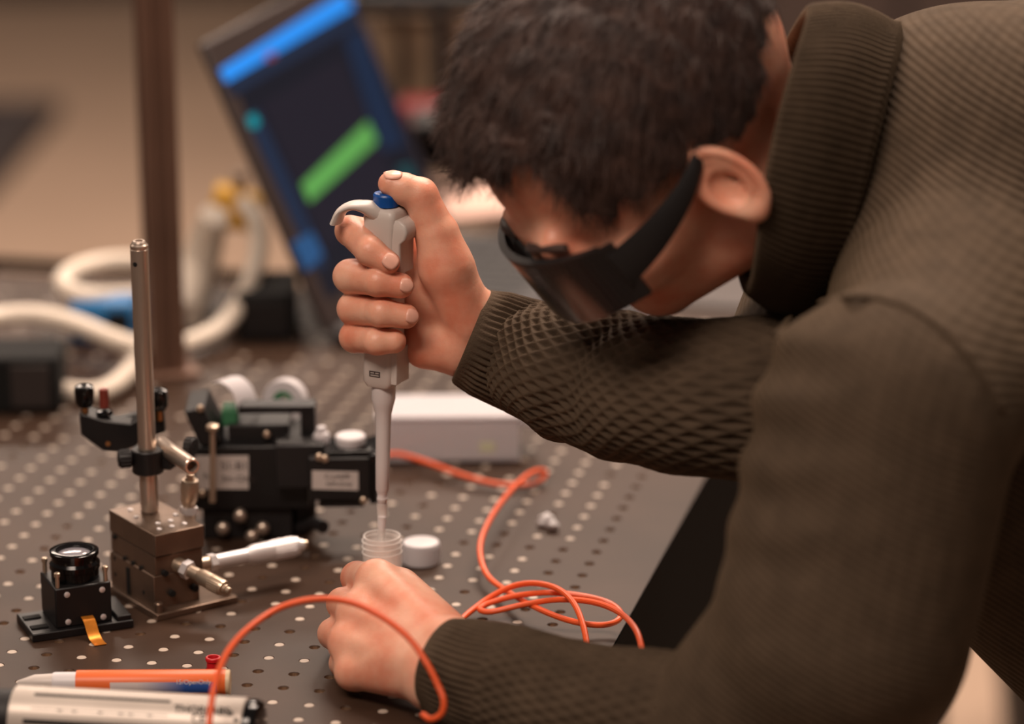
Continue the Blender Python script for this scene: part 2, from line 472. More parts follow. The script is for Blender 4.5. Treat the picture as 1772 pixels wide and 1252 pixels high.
# long dark bench against the back wall
o = thing('wall_bench', 'long dark bench along the far back wall', 'bench', (0, 9.3, FLOOR_Z))
b = MB(); b.box((0, 0.2, 0.62), (9.0, 0.9, 0.05)); obj('top', b, M_FARBLK, o, smooth=0)
b = MB(); b.box((0, 0.25, 0.3), (8.8, 0.7, 0.6)); obj('body', b, mat('far_brown_front', (52, 42, 38), 0.6), o, smooth=0)
# dark waste bin on the floor to the lower right
p = H(1868, 1345, FLOOR_Z)
o = thing('waste_bin', 'black round waste bin on the beige floor behind the person', 'bin', p)
b = MB(); b.lathe([(0.09, 0.0), (0.12, 0.26), (0.128, 0.27), (0.128, 0.28), (0.115, 0.28), (0.085, 0.02)], n=32); obj('body', b, M_BLKP, o)
b = MB(); b.lathe([(0.122, 0.255), (0.132, 0.262), (0.132, 0.285), (0.12, 0.29)], n=32, caps=False); obj('rim', b, M_BLKG, o)

# tall dark cupboard far behind the person
p = A(1560, 300, 6.2)
o = thing('tall_cupboard', 'tall dark cupboard in the far background behind the jumper', 'cupboard', (p.x, p.y + .3, FLOOR_Z))
b = MB(); b.box((0, 0, 1.0), (1.45, .5, 1.92)); obj('carcass', b, M_FARBLK, o, smooth=0)
for s in (-1, 1):
    b = MB(); b.box((s * .36, -.26, 1.0), (.70, .02, 1.86)); d_ = obj('door', b, mat('far_cupboard_door', (62, 50, 46), .55), o, smooth=0)
    b = MB(); b.box((s * .06, -.285, 1.0), (.015, .03, .16)); obj('handle', b, M_BLKP, d_, smooth=0)
b = MB(); b.box((0, 0, .03), (1.40, .45, .06)); obj('plinth', b, M_BLKP, o, smooth=0)

# upright square pole standing on the table
p = H(289, 646)
o = thing('equipment_pole', 'tall brown square pole standing on the table behind the steel post', 'pole', p, YAW_T + 0.5)
w_ = 0.0125
b = MB(); prof = []
for sx, sy in ((1, 1), (-1, 1), (-1, -1), (1, -1)):
    pass
pw, gd, gw = 0.0145, 0.004, 0.004
poly = [(-pw, -pw), (-gw, -pw), (-gw, -pw + gd), (gw, -pw + gd), (gw, -pw), (pw, -pw), (pw, -gw), (pw - gd, -gw), (pw - gd, gw), (pw, gw),
        (pw, pw), (gw, pw), (gw, pw - gd), (-gw, pw - gd), (-gw, pw), (-pw, pw), (-pw, gw), (-pw + gd, gw), (-pw + gd, -gw), (-pw, -gw)]
b.prism(poly, 0.006, 0.95); obj('extrusion', b, M_POLE, o, bevel=0.0006)
b = MB(); b.box((0, 0, 0.003), (0.05, 0.05, 0.006)); obj('foot_plate', b, M_POLE, o, bevel=0.001)
b = MB(); b.box((0, 0, 0.952), (0.029, 0.029, 0.004)); obj('end_cap', b, M_BLKP, o, bevel=0.001)

# ceiling lamps (out of frame, where the light comes from)
for i, (l, sx, sy, pw_) in enumerate(LAMPS):
    o = thing('ceiling_lamp', ['flat ceiling lamp panel above the laptop and trolley', 'flat ceiling lamp panel above the far left of the optical table', 'flat ceiling lamp panel above the near left, in front of the table', 'flat ceiling lamp panel in the far middle of the room', 'flat ceiling lamp panel near the tall dark cupboard'][i], 'lamp', (l[0], l[1], l[2] + 0.03), 0, 'ceiling lamp panels')
    b = MB(); b.box((0, 0, 0.03), (sx + .06, sy + .06, 0.05)); obj('housing', b, M_WHITE, o, bevel=0.004)
# ================================================================== PIPETTE AND VIAL
Y0 = 2.355
ptop = A(666, 336, Y0); pj = A(661, 985, Y0)
PX, PYY = A(664, 640, Y0).x, Y0
pip = thing('pipette', 'grey white single channel pipette with blue plunger held in the right hand', 'pipette', (A(661, 930, Y0).x, Y0, 0.03))
xt, xb_ = A(668, 340, Y0).x, A(661, 925, Y0).x
def pz(v): return A(664, v, Y0).z
def pax(v):                                                         # centre of the pipette axis at picture row v
    return Vector((A(668.5 - (v - 340) * 0.0135, v, Y0).x, Y0, pz(v)))
AXP = (pax(340) - pax(900)).normalized()
ang = math.radians(-28)
def sect(w, d, r, n=4):                                             # rounded rectangle
    pts = []
    for cx, cy, a0 in ((w - r, d - r, 0), (-w + r, d - r, 90), (-w + r, -d + r, 180), (w - r, -d + r, 270)):
        for k in range(n + 1):
            a = math.radians(a0 + 90 * k / n); pts.append((cx + r * math.cos(a), cy + r * math.sin(a)))
    return pts
def loft(mb, secs, capt=True):
    n = len(secs[0]); vs = [p for s in secs for p in s]; fs = []
    for i in range(len(secs) - 1):
        for k in range(n): fs.append((i * n + k, i * n + (k + 1) % n, (i + 1) * n + (k + 1) % n, (i + 1) * n + k))
    if capt: fs.append(tuple(reversed(range(n)))); fs.append(tuple(range((len(secs) - 1) * n, len(secs) * n)))
    return mb.add(vs, fs)
def psec(v, w, d, r, ox=0.0, oy=0.0):
    c = pax(v); ca, sa = math.cos(ang), math.sin(ang)
    return [c + Vector((ca * (x + ox) - sa * (y + oy), sa * (x + ox) + ca * (y + oy), 0)) for x, y in sect(w, d, r)]
b = MB(); loft(b, [psec(470, .0112, .0105, .004), psec(560, .0112, .0105, .004), psec(630, .0115, .0110, .004), psec(655, .0115, .0110, .004), psec(664, .0095, .0095, .004)])
obj('lower_body', b, M_PIP, pip, True, smooth=50)
b = MB(); loft(b, [psec(464, .0118, .0112, .004), psec(410, .0118, .0112, .004), psec(392, .0122, .0116, .004), psec(372, .0124, .012, .004), psec(362, .0118, .0112, .004), psec(357, .0095, .0095, .004)])
obj('upper_body', b, M_PIP, pip, True, smooth=50)
# rear grip bar with the ledge at its top
b = MB(); loft(b, [psec(464, .0045, .010, .002, .0125), psec(412, .0045, .010, .002, .0125), psec(404, .0065, .010, .002, .0142), psec(392, .0068, .010, .002, .0148), psec(380, .0062, .010, .002, .0142), psec(373, .004, .009, .002, .0118)])
obj('ejector_bar', b, M_PIP, pip, True, smooth=50)
b = MB(); loft(b, [psec(655, .0028, .009, .001, .0122), psec(596, .0028, .009, .001, .0122)])
obj('lower_ejector_bar', b, M_PIP, pip, True, smooth=50)
# finger hook: band that leaves the top of the body to the left and curls down
hk = [A(676, 380, Y0), A(656, 368, Y0 - .002), A(634, 357, Y0 - .004), A(610, 355, Y0 - .006), A(592, 364, Y0 - .007), A(582, 384, Y0 - .008)]
hp = smooth_path(hk, 6); secs = []
wd = Vector((0.35, 0.94, 0)).normalized()
for i, p in enumerate(hp):
    t = (hp[min(i + 1, len(hp) - 1)] - hp[max(i - 1, 0)]).normalized(); nrm = t.cross(wd).normalized()
    q_i = i / (len(hp) - 1); hw = 0.0095; ht = 0.0090 - 0.0060 * min(1, q_i * 2.0)
    secs.append([p + wd * (hw * math.cos(a)) + nrm * (ht * math.sin(a)) for a in [2 * math.pi * k / 16 for k in range(16)]])
b = MB(); loft(b, secs); obj('finger_hook', b, M_PIP, pip, True, smooth=60)
b = MB(); b.lathe([(0.0055, 0), (0.0055, 0.010)], pax(362), AXP, n=20); obj('plunger_stem', b, M_PIP2, pip, True)
bb = pax(358)
b = MB(); b.lathe([(0.0072, 0), (0.0088, 0.001), (0.0090, 0.0080), (0.0082, 0.0092), (0.006, 0.0098), (0.003, 0.0092)], bb + AXP * 0.0005, AXP, n=28); obj('plunger_button', b, M_BLUE, pip, True)
b = MB(); b.lathe([(0.0042, 0), (0.0046, 0.001), (0.0046, 0.007), (0.0036, 0.008)], pax(366) + Vector((0.0115, 0.004, 0.002)), AXP, n=18); obj('ejector_button', b, M_BLKP, pip, True)
# small marking on the lower body
fq = pax(640); fn = Vector((-math.sin(-ang) * 1, -math.cos(ang), 0)).normalized()
ca, sa = math.cos(ang), math.sin(ang)
ux = Vector((ca, sa, 0)); un = Vector((sa, -ca, 0))
b = MB()
for (x0, x1, z0, z1) in ((-.0042, .0042, .0014, .0020), (-.0042, .0042, -.0020, -.0014), (-.0042, -.0034, -.002, .002), (.0034, .0042, -.002, .002), (-.0034, .0034, -.0003, .0003), (-.0003, .0003, -.0002, .0016)):
    c0 = fq + un * 0.01115 + ux * ((x0 + x1) / 2 - .001) + Vector((0, 0, (z0 + z1) / 2))
    rot = Matrix((ux, un, Vector((0, 0, 1)))).transposed()
    b.box(c0, (x1 - x0, 0.0004, z1 - z0), rot)
obj('marking', b, M_INK, pip, True, smooth=0)
def lathe_v(name, rows, m, n=28, caps=True):                         # profile given as (row, radius mm)
    b = MB(); pts = []; vs = []; fs = []
    for v, r in rows:
        c = pax(v)
        for k in range(n):
            a = 2 * math.pi * k / n; vs.append(c + Vector((r * .001 * math.cos(a), r * .001 * math.sin(a), 0)))
    for i in range(len(rows) - 1):
        for k in range(n): fs.append((i * n + k, i * n + (k + 1) % n, (i + 1) * n + (k + 1) % n, (i + 1) * n + k))
    if caps: fs.append(tuple(range(n))); fs.append(tuple(range((len(rows) - 1) * n, len(rows) * n)))
    b.add(vs, fs); return obj(name, b, m, pip, True)
lathe_v('shaft', [(662, 8.4), (668, 8.4), (690, 8.2), (702, 6.9), (716, 5.6), (740, 5.2), (800, 5.0), (846, 4.7), (850, 4.0)], M_PIP2)
lathe_v('nozzle', [(848, 3.9), (852, 3.9), (853, 3.5), (860, 3.5), (861, 3.8), (866, 3.7), (867, 3.4), (877, 3.2)], M_PIP2)
lathe_v('disposable_tip', [(870, 4.1), (878, 3.8), (896, 3.3), (915, 2.7), (960, 1.7), (1010, 0.8), (1010, 0.5), (960, 1.3), (915, 2.3), (878, 3.4), (870, 3.7)], M_CLEAR, caps=False)
lathe_v('tip_filter', [(894, 2.75), (897, 2.85), (912, 2.5), (915, 2.3)], mat('filter_white', (240, 236, 240), 0.6))

vx = A(662, 985, Y0).x
vial = thing('sample_jar', 'clear plastic sample jar held by the left hand under the pipette tip', 'jar', (vx, Y0, 0))
VT = A(662, 926, Y0).z; VR = 0.0138
b = MB(); b.lathe([(VR - .001, 0.0), (VR, 0.001), (VR, VT - .008), (VR - .0006, VT), (VR - .0019, VT), (VR - .0019, 0.0025), (0.0005, 0.0025)], n=48, caps=False)
b.lathe([(0.0005, 0.0), (VR - .001, 0.0)], n=48, caps=False)
obj('wall', b, M_CLEAR, vial)
for k in range(3):
    z = VT - .0035 - k * .0042
    b = MB(); pts = []
    for q in range(49):
        a = 2 * math.pi * q / 48; pts.append((VR * math.cos(a), VR * math.sin(a), z - .0004 + .001 * q / 48))
    b.tube(pts, 0.0006, 6, res=1); obj('thread', b, M_CLEAR, vial)
cp = H(729, 972, 0.0)
lid = thing('jar_lid', 'white round screw lid lying on the table beside the clear jar', 'lid', cp)
b = MB(); b.lathe([(0.0128, 0.0), (0.0135, 0.0006), (0.0135, 0.0145), (0.0128, 0.0158), (0.0112, 0.0162), (0.0004, 0.0160)], n=44, caps=False); b.lathe([(0.0004, .0), (.0128, 0)], n=44, caps=False)
obj('shell', b, M_WHITE, lid)
for k in range(1):
    b = MB()
    for q in range(44):
        a = 2 * math.pi * q / 44; b.box((0.0135 * math.cos(a), 0.0135 * math.sin(a), 0.0072), (0.0006, 0.0006, 0.0125), Matrix.Rotation(a, 3, 'Z'))
    obj('grip_ribs', b, M_WHITE, lid, smooth=0)

# ================================================================== XYZ STAGE
Z_ST = 0.06
s0 = H(268, 927, Z_ST); SA = math.radians(34.0)
stage = thing('translation_stage', 'steel block translation stage with micrometers carrying the tall post', 'stage', (s0.x, s0.y, 0), SA)
# local: x to the right-back edge (0.039 long), y to the left-back edge (0.068 long)
SX, SY = 0.039, 0.068
b = MB(); b.box((SX / 2, SY / 2, 0.052), (SX, SY, 0.016)); obj('top_plate', b, M_STAGE, stage, bevel=0.0006)
b = MB(); b.box((SX / 2, SY / 2 + .001, 0.0365), (SX - .001, SY - .003, 0.0140)); obj('middle_block', b, M_STAGE, stage, bevel=0.0006)
b = MB(); b.box((SX / 2 - .0025, SY / 2 + .001, 0.017), (SX - .003, SY - .003, 0.0245)); obj('lower_block', b, M_STAGE, stage, bevel=0.0006)
b = MB(); b.box((SX / 2 + .008, SY / 2 - .002, 0.0025), (SX + .026, SY + .012, 0.005)); obj('base_plate', b, M_STAGE, stage, bevel=0.0008)
b = MB(); b.box((SX / 2, SY / 2, 0.0436), (SX - .003, SY - .003, 0.0012)); obj('slide_gap', b, M_DARK, stage, smooth=0)
for (x, y, z) in ((.03, .022, .034), (.03, .034, .034), (.03, .046, .034), (.03, .060, .046), (.03, .060, .030), (.03, .060, .018), (.03, .018, .017)):
    b = MB(); b.cyl((-.0012, y, z - .004), (.0012, y, z - .004), 0.0016, n=14)
    b2 = b; obj('socket', b, M_DARK, stage)
for (x, z, r) in ((.007, .033, .0022), (.030, .017, .0026), (.012, .017, .0024)):
    b = MB(); b.cyl((x, -.0012, z - .002), (x, .002, z - .002), r, n=16); obj('socket', b, M_DARK, stage)
b = MB(); b.box((-.0006, .040, .015), (.0024, .004, .02)); obj('slot', b, M_DARK, stage, smooth=0)
for (x, y) in ((.009, .010), (.019, .010), (.029, .010), (.014, .021), (.024, .021), (.008, .042), (.012, .058), (.031, .056), (.033, .030)):
    b = MB(); b.lathe([(.0019, 0.0598), (.0019, .0607), (.0014, .0611), (.0009, .0609)], (x, y, 0), n=14); obj('cap_screw', b, M_SATIN, stage)
for (x, y) in ((-.001, -.0035), (SX + .016, 0.0)):
    b = MB(); b.lathe([(.0032, 0.005), (.0032, .0115), (.0026, .0122), (.0014, .0122)], (x, y, 0), n=18); obj('foot_screw', b, M_STAGE, stage)
def micrometer(name, base, d, L, rs, m, parent):
    d = Vector(d).normalized(); base = Vector(base)
    g = obj(name, MB().lathe([(rs[0], 0), (rs[0], .007), (rs[0] * .8, .0075)], base, d, n=24), M_BRASSY, parent, True)
    obj('clamp_nut', MB().lathe([(rs[0] * 1.25, .0075), (rs[0] * 1.25, .0125), (rs[0] * .9, .013)], base, d, n=6), M_SATIN, g, True)
    obj('sleeve', MB().lathe([(rs[1], .013), (rs[1], L * .55)], base, d, n=28), m, g, True)
    b = MB(); b.lathe([(rs[1] * 1.02, L * .45), (rs[2], L * .53), (rs[2], L * .92), (rs[2] * .92, L * .95), (rs[2] * .6, L * .955), (rs[2] * .6, L)], base, d, n=36)
    obj('thimble', b, m, g, True)
    b = MB(); q = Vector((0, 0, 1)).rotation_difference(d)
    for k in range(24):
        a = 2 * math.pi * k / 24
        o_ = q @ Vector((rs[2] * math.cos(a), rs[2] * math.sin(a), 0))
        b.cyl(base + o_ + d * L * .70, base + o_ + d * L * .9, 0.00035, n=5)
    obj('knurl', b, m, g, True)
    b = MB(); b.lathe([(rs[2] * .45, L), (rs[2] * .45, L + .003), (rs[2] * .3, L + .0035)], base, d, n=18); obj('ratchet', b, M_BRASSY, g, True)
    return g
m0 = A(352, 975, s0.y + .030); m1 = A(530, 940, s0.y + .075)
micrometer('micrometer', A(345, 977, s0.y + .028), m1 - m0, (m1 - m0).length, (.0052, .0052, .0072), M_SATIN, stage)
m0 = A(305, 975, s0.y + .014); m1 = A(392, 1020, s0.y - .012)
micrometer('micrometer', m0, m1 - m0, (m1 - m0).length, (.0055, .0046, .0058), M_BRASSY, stage)
m0 = A(326, 905, s0.y + .055); m1 = A(329, 826, s0.y + .055)
micrometer('micrometer', m0, m1 - m0, (m1 - m0).length, (.005, .0050, .0062), M_BRASSY, stage)

# post standing on the stage
pb = H(259, 884, 0.0605); pt = A(240, 418, pb.y)
PR = 0.00635; PH = pt.z - pb.z
post = thing('optical_post', 'tall polished steel post standing on the translation stage', 'post', (pb.x, pb.y, 0.0612))
b = MB(); b.lathe([(PR, 0), (PR, PH - .0060), (PR - .0004, PH - .0056), (PR, PH - .005), (PR, PH - .0030), (PR - .0012, PH - .0018), (PR - .0012, PH - .0012), (PR - .0022, PH)], n=40, caps=False)
b.lathe([(PR - .0022, PH), (.0028, PH), (.0028, PH - .006), (.0004, PH - .006)], n=40, caps=False); b.lathe([(.0004, 0), (PR, 0)], n=40, caps=False)
obj('shaft', b, M_STEEL, post)
hd = (CAM - Vector((pb.x, pb.y, pb.z))); hd.z = 0; hd = Matrix.Rotation(-0.55, 3, 'Z') @ hd.normalized()
b = MB(); b.cyl(hd * (PR - .0012) + Vector((0, 0, PH - .0155)), hd * (PR + .0002) + Vector((0, 0, PH - .0155)), 0.0017, n=16); obj('cross_hole', b, M_DARK, post)

# right angle clamp, short rod and mirror mount held on the post
cz = A(258, 795, pb.y).z
rodA = A(333, 807, pb.y - .034); rodB = A(279, 770, pb.y + .014)
clamp = thing('post_clamp', 'black right angle clamp gripping the tall steel post', 'clamp', (pb.x, pb.y, cz - .009))
b = MB(); b.lathe([(.0105, 0), (.0112, .0008), (.0112, .0165), (.0105, .0173)], n=28); obj('collar', b, M_BLK, clamp)
rc_ = (rodA + rodB) / 2 - Vector((pb.x, pb.y, cz - .009)) + Vector((.002, .010, 0))
b = MB(); b.box((.0105, .004, .010), (.018, .014, .015), Matrix.Rotation(-.35, 3, 'Z')); obj('cross_block', b, M_BLK, clamp, bevel=.0012)
rd = (rodA - rodB).normalized()
kn = A(214, 793, pb.y - .004) - Vector((pb.x, pb.y, cz - .009))
kd = Vector((-1, -.25, 0)).normalized()
def knob(parent, c, d, r, L, m=M_BLKP, name='thumb_screw', n=20, hex_=True):
    d = Vector(d).normalized(); c = Vector(c)
    b = MB(); b.lathe([(r * .8, 0), (r, L * .12), (r, L * .85), (r * .85, L)], c, d, n=n)
    q = Vector((0, 0, 1)).rotation_difference(d)
    for k in range(14):
        a = 2 * math.pi * k / 14; o_ = q @ Vector((r * math.cos(a), r * math.sin(a), 0))
        b.cyl(c + o_ + d * L * .15, c + o_ + d * L * .85, r * .09, n=6)
    g = obj(name, b, m, parent)
    b = MB(); b.lathe([(r * .38, L * .98), (r * .38, L * 1.02)], c, d, n=6); obj('hex_socket', b, M_DARK, g)
    return g
knob(clamp, kn - kd * .006, kd, .0062, .010)
knob(clamp, A(322, 772, pb.y + .002) - Vector((pb.x, pb.y, cz - .009)), (1, -.45, .05), .0066, .007)
b = MB(); b.cyl(Vector((-.010, 0, .009)), kn - kd * .006, 0.002, n=12); obj('screw_shank', b, M_STEEL, clamp)
rod = thing('short_post', 'short hollow steel rod crossing in the black clamp', 'rod', rodB)
rr = 0.0060; L_ = (rodA - rodB).length
b = MB(); b.lathe([(rr, 0), (rr, L_ - .001), (rr - .0008, L_), (rr - .002, L_), (rr - .0026, L_ - .0015), (rr - .0026, L_ - .012), (.0004, L_ - .012)], (0, 0, 0), rd, n=32, caps=False)
b.lathe([(.0004, 0), (rr, 0)], (0, 0, 0), rd, n=32, caps=False); obj('tube', b, M_STEEL, rod)

mm = A(205, 745, pb.y + .035)
mount = thing('mirror_mount', 'black kinematic mirror mount with knobs behind the steel post', 'mirror mount', (mm.x, mm.y, mm.z - .012))
def MW(u, v, dy=.035): return A(u, v, pb.y + dy) - Vector((mm.x, mm.y, mm.z - .012))
def plate(pts, th, name, m, parent, dy=.035, bevel=.001):
    b = MB(); P0 = [MW(u, v, dy) for u, v in pts]; n = len(pts)
    P1 = [p + Vector((0, th, 0)) for p in P0]
    b.add(P0 + P1, [tuple(range(n)), tuple(reversed(range(n, 2 * n)))] + [(i, n + i, n + (i + 1) % n, (i + 1) % n) for i in range(n)])
    return obj(name, b, m, parent, bevel=bevel)
plate([(137, 715), (180, 728), (225, 733), (244, 722), (246, 748), (236, 772), (205, 782), (178, 780), (140, 752)], .016, 'front_plate', M_BLK, mount, .030)
plate([(150, 706), (200, 724), (236, 716), (282, 706), (286, 748), (236, 762), (160, 742)], .008, 'back_plate', M_BLK, mount, .050)
for (u, v, dy) in ((146, 684, .036), (274, 690, .050)):
    c = MW(u, v, dy)
    b = MB(); b.lathe([(.0050, -.008), (.0066, -.005), (.0070, .003), (.0066, .0068), (.0048, .0075), (.0030, .0074)], c, (0, -.05, 1), n=28); g = obj('adjuster_knob', b, M_BLKG, mount)
    b = MB(); b.lathe([(.0022, .0070), (.0022, .0080)], c, (0, -.05, 1), n=6); obj('hex_socket', b, M_DARK, g)
    b = MB(); b.cyl(c - Vector((0, 0, .016)), c - Vector((0, 0, .007)), .0026, n=16); obj('brass_bushing', b, mat('brass', (190, 140, 92), .3, 1.0), mount)
c = MW(181, 712, .04); c2 = MW(179, 672, .04)
b = MB(); b.cyl(c + Vector((0, 0, .003)), c2, .0034, n=20, ch=.0005); obj('red_spring_post', b, mat('red_brown_plastic', (120, 50, 40), .45), mount)
b = MB(); b.lathe([(.0058, 0), (.0062, .001), (.0052, .003), (.0024, .0034)], c - Vector((0, 0, .002)), (0, 0, 1), n=10); obj('hex_nut', b, M_BLKG, mount)
b = MB(); b.lathe([(.0018, 0), (.0018, .0008)], MW(187, 767, .0295), (0, -1, 0), n=12); obj('set_screw', b, mat('brass', (190, 140, 92)), mount)

# ================================================================== LENS HOLDER
l0 = H(57, 1112); LA = math.radians(22.0)
lens = thing('lens_camera_mount', 'black cube mount with upturned lens and orange flex ribbon', 'lens mount', (l0.x, l0.y, 0), LA)
b = MB(); b.box((.036, .022, .003), (.072, .044, .006)); obj('base_plate', b, M_BLK, lens, bevel=.0008)
for y in (.012, .032):
    b = MB(); b.box((.008, y, .0064), (.012, .006, .0012)); obj('slot', b, M_DARK, lens, smooth=0)
b = MB(); b.box((.066, .022, .0075), (.010, .040, .004)); obj('side_rail', b, M_BLK, lens, bevel=.0006)
b = MB(); b.box((.038, .0235, .0205), (.040, .039, .029)); obj('cube_body', b, M_BLK, lens, bevel=.0012)
b = MB(); b.lathe([(.0165, .035), (.0165, .042), (.0175, .0425), (.0175, .046), (.0158, .048), (.0158, .0515), (.0170, .052), (.0170, .0545), (.0160, .055), (.0128, .055), (.0122, .051)], (.038, .0235, 0), n=44, caps=False)
obj('lens_barrel', b, M_BLKG, lens)
b = MB(); b.lathe([(.0125, .0512), (.0108, .0526), (.008, .0536), (.004, .0541), (.0004, .0542)], (.038, .0235, 0), n=40, caps=False); obj('lens_element', b, M_GLASS, lens)
b = MB(); b.lathe([(.0124, .0495), (.0004, .0495)], (.038, .0235, 0), n=40, caps=False); obj('aperture_disc', b, M_DARK, lens)
for (x, y) in ((.021, .007), (.055, .007), (.021, .040), (.055, .040)):
    b = MB(); b.cyl((x, y, .034), (x, y, .043), .0016, n=12); b.lathe([(.0022, .043), (.0022, .0455), (.0015, .046)], (x, y, 0), n=14); obj('standoff_screw', b, M_BRASSY, lens)
for (x, z) in ((.0265, .030), (.0515, .030), (.0265, .010), (.0515, .010)):
    b = MB(); b.lathe([(.0021, 0), (.0021, .0008), (.0013, .0012)], (x, .0042, z), (0, -1, 0), n=14); obj('face_screw', b, M_SATIN, lens)
rib = [(.0395, .003, .0125), (.0397, -.0015, .0115), (.040, -.005, .0085), (.0402, -.009, .0045), (.0406, -.0135, .0018), (.041, -.0185, .0007), (.0415, -.0235, .0005)]
P_ = smooth_path(rib, 5); b = MB(); vs = []; fs = []
for p in P_:
    for dx in (-.0042, .0042):
        for dz in (0, .00035): vs.append((p.x + dx, p.y, p.z + dz))
for i in range(len(P_) - 1):
    a = i * 4; c = a + 4
    fs += [(a, a + 2, c + 2, c), (a + 1, c + 1, c + 3, a + 3), (a, c, c + 1, a + 1), (a + 2, a + 3, c + 3, c + 2)]
fs += [(0, 1, 3, 2), (len(vs) - 4, len(vs) - 2, len(vs) - 1, len(vs) - 3)]
b.add(vs, fs); obj('flex_ribbon', b, M_COPPER, lens, smooth=30)
# ================================================================== BLACK LASER MODULE BEHIND THE STAGE
def pbox(parent, name, u0, v0, u1, v1, Y, dep, m, bevel=.001, zmin=None):
    a = A(u0, v1, Y); c = A(u1, v0, Y)
    z0 = a.z if zmin is None else max(a.z, zmin)
    b = MB(); b.box(((a.x + c.x) / 2, Y + dep / 2, (z0 + c.z) / 2), (c.x - a.x, dep, c.z - z0))
    return obj(name, b, m, parent, True, bevel=bevel)
dv = thing('laser_module', 'black boxy laser module with white labels standing behind the translation stage', 'laser module', A(440, 934, 2.50))
pbox(dv, 'main_body', 335, 772, 532, 882, 2.500, .060, M_BLK)
pbox(dv, 'pedestal', 352, 880, 505, 940, 2.505, .055, M_BLKP, zmin=0.0)
pbox(dv, 'shoulder_block', 395, 735, 500, 775, 2.515, .045, M_BLKP)
pbox(dv, 'top_plate', 412, 702, 545, 716, 2.512, .018, M_BLK)
pbox(dv, 'side_cheek', 522, 706, 545, 795, 2.512, .022, M_BLK)
b = MB(); P0 = [A(u, v, 2.498) for u, v in ((318, 712), (352, 706), (384, 766), (346, 772))]; P1 = [p + Vector((0, .05, 0)) for p in P0]
b.add(P0 + P1, [(0, 1, 2, 3), (7, 6, 5, 4)] + [(i, 4 + i, 4 + (i + 1) % 4, (i + 1) % 4) for i in range(4)]); obj('slanted_cheek', b, M_BLKP, dv, True, bevel=.001)
pbox(dv, 'bridge_block', 478, 770, 560, 845, 2.488, .03, M_BLKP)
hb = pbox(dv, 'front_head', 536, 792, 648, 866, 2.478, .042, M_BLK)
pbox(dv, 'head_foot', 552, 864, 630, 878, 2.482, .03, M_BLKP)
pbox(dv, 'head_top_disc_base', 560, 780, 640, 794, 2.482, .034, M_BLKG)
pbox(dv, 'head_rib', 640, 786, 652, 872, 2.476, .046, M_BLKG)
def label_plate(name, u0, v0, u1, v1, Y, lines, skew=0.0, size=.0055):
    P0 = [A(u0, v1, Y), A(u1, v1 + skew, Y), A(u1, v0 + skew, Y), A(u0, v0, Y)]
    P1 = [p + Vector((0, .0006, 0)) for p in P0]
    b = MB(); b.add(P0 + P1, [(0, 1, 2, 3), (7, 6, 5, 4)] + [(i, 4 + i, 4 + (i + 1) % 4, (i + 1) % 4) for i in range(4)])
    g = obj(name, b, M_PAPER, dv, True, smooth=0)
    for (t, u, v, sz) in lines:
        p = A(u, v, Y - .0002)
        M_ = Matrix.Translation(p) @ Matrix.Rotation(math.radians(90), 4, 'X')
        text_mesh('lettering', t, sz, M_, M_INK, g)
    return g
label_plate('label', 338, 788, 430, 846, 2.4988, [('S1-B1', 382, 812, .0085), ('3m-Only', 382, 833, .0072), ('No', 352, 829, .0072)], 0)
label_plate('label', 540, 814, 620, 846, 2.4768, [('C-LASER', 562, 828, .0050), ('NM-Only', 564, 841, .0050)], 2)
b = MB(); b.cyl(A(368, 868, 2.485), A(368, 745, 2.485), .0026, .0020, n=16); b.lathe([(.0018, 0), (.0046, .001), (.0046, .004), (.003, .005)], A(368, 745, 2.485), (0, 0, 1), n=18); obj('vertical_pin', b, M_BRASSY, dv, True)
for (u, v, Y) in ((386, 914, 2.498), (416, 892, 2.498), (455, 914, 2.498), (436, 928, 2.498)):
    b = MB(); b.ell(A(u, v, Y), (.0052, .0045, .0055), 18, 10); obj('ball_screw', b, M_STEEL, dv, True)
for (u, v, Y) in ((347, 706, 2.497), (462, 751, 2.513), (552, 790, 2.476), (562, 793, 2.4775), (629, 865, 2.477), (350, 853, 2.4985)):
    b = MB(); b.lathe([(.0028, 0), (.0028, .0016), (.0018, .0024)], A(u, v, Y), (0, -1, 0), n=16); obj('cap_screw', b, M_BRASSY, dv, True)
pbox(dv, 'cable_bundle', 500, 845, 545, 920, 2.515, .02, M_BLKP, bevel=.006)
b = MB(); b.tube([A(505, 915, 2.52), A(525, 912, 2.51), A(545, 905, 2.50), A(560, 912, 2.49)], .005, 10); obj('rear_lead', b, M_BLKP, dv, True)

# things lying on the module
zt = A(440, 702, 2.53).z
o = thing('curved_label_strip', 'curved white paper strip standing on the black module', 'paper strip', A(405, 706, 2.535))
P0 = [A(366, 662, 2.515), A(380, 660, 2.515), A(396, 670, 2.515), A(406, 686, 2.515), A(412, 714, 2.515)]
P1 = [A(400, 650, 2.55), A(416, 651, 2.55), A(432, 663, 2.55), A(442, 682, 2.55), A(448, 706, 2.55)]
pa, pb2 = smooth_path(P0, 5), smooth_path(P1, 5); vs = []; fs = []
for i in range(len(pa)):
    vs += [pa[i], pb2[i], pb2[i] - Vector((.0003, 0, .0007)), pa[i] - Vector((.0003, 0, .0007))]
for i in range(len(pa) - 1):
    for k in range(4): fs.append((i * 4 + k, i * 4 + (k + 1) % 4, i * 4 + 4 + (k + 1) % 4, i * 4 + 4 + k))
fs += [(3, 2, 1, 0), tuple(range(len(vs) - 4, len(vs)))]
b = MB(); b.add(vs, fs); obj('strip', b, M_WHITE, o, True, smooth=60)
b = MB(); b.box(A(399, 716, 2.53), (.012, .02, .014)); obj('holder_block', b, M_GREEN, o, True, bevel=.002)
c = A(494, 692, 2.585); zt = c.z - .0168
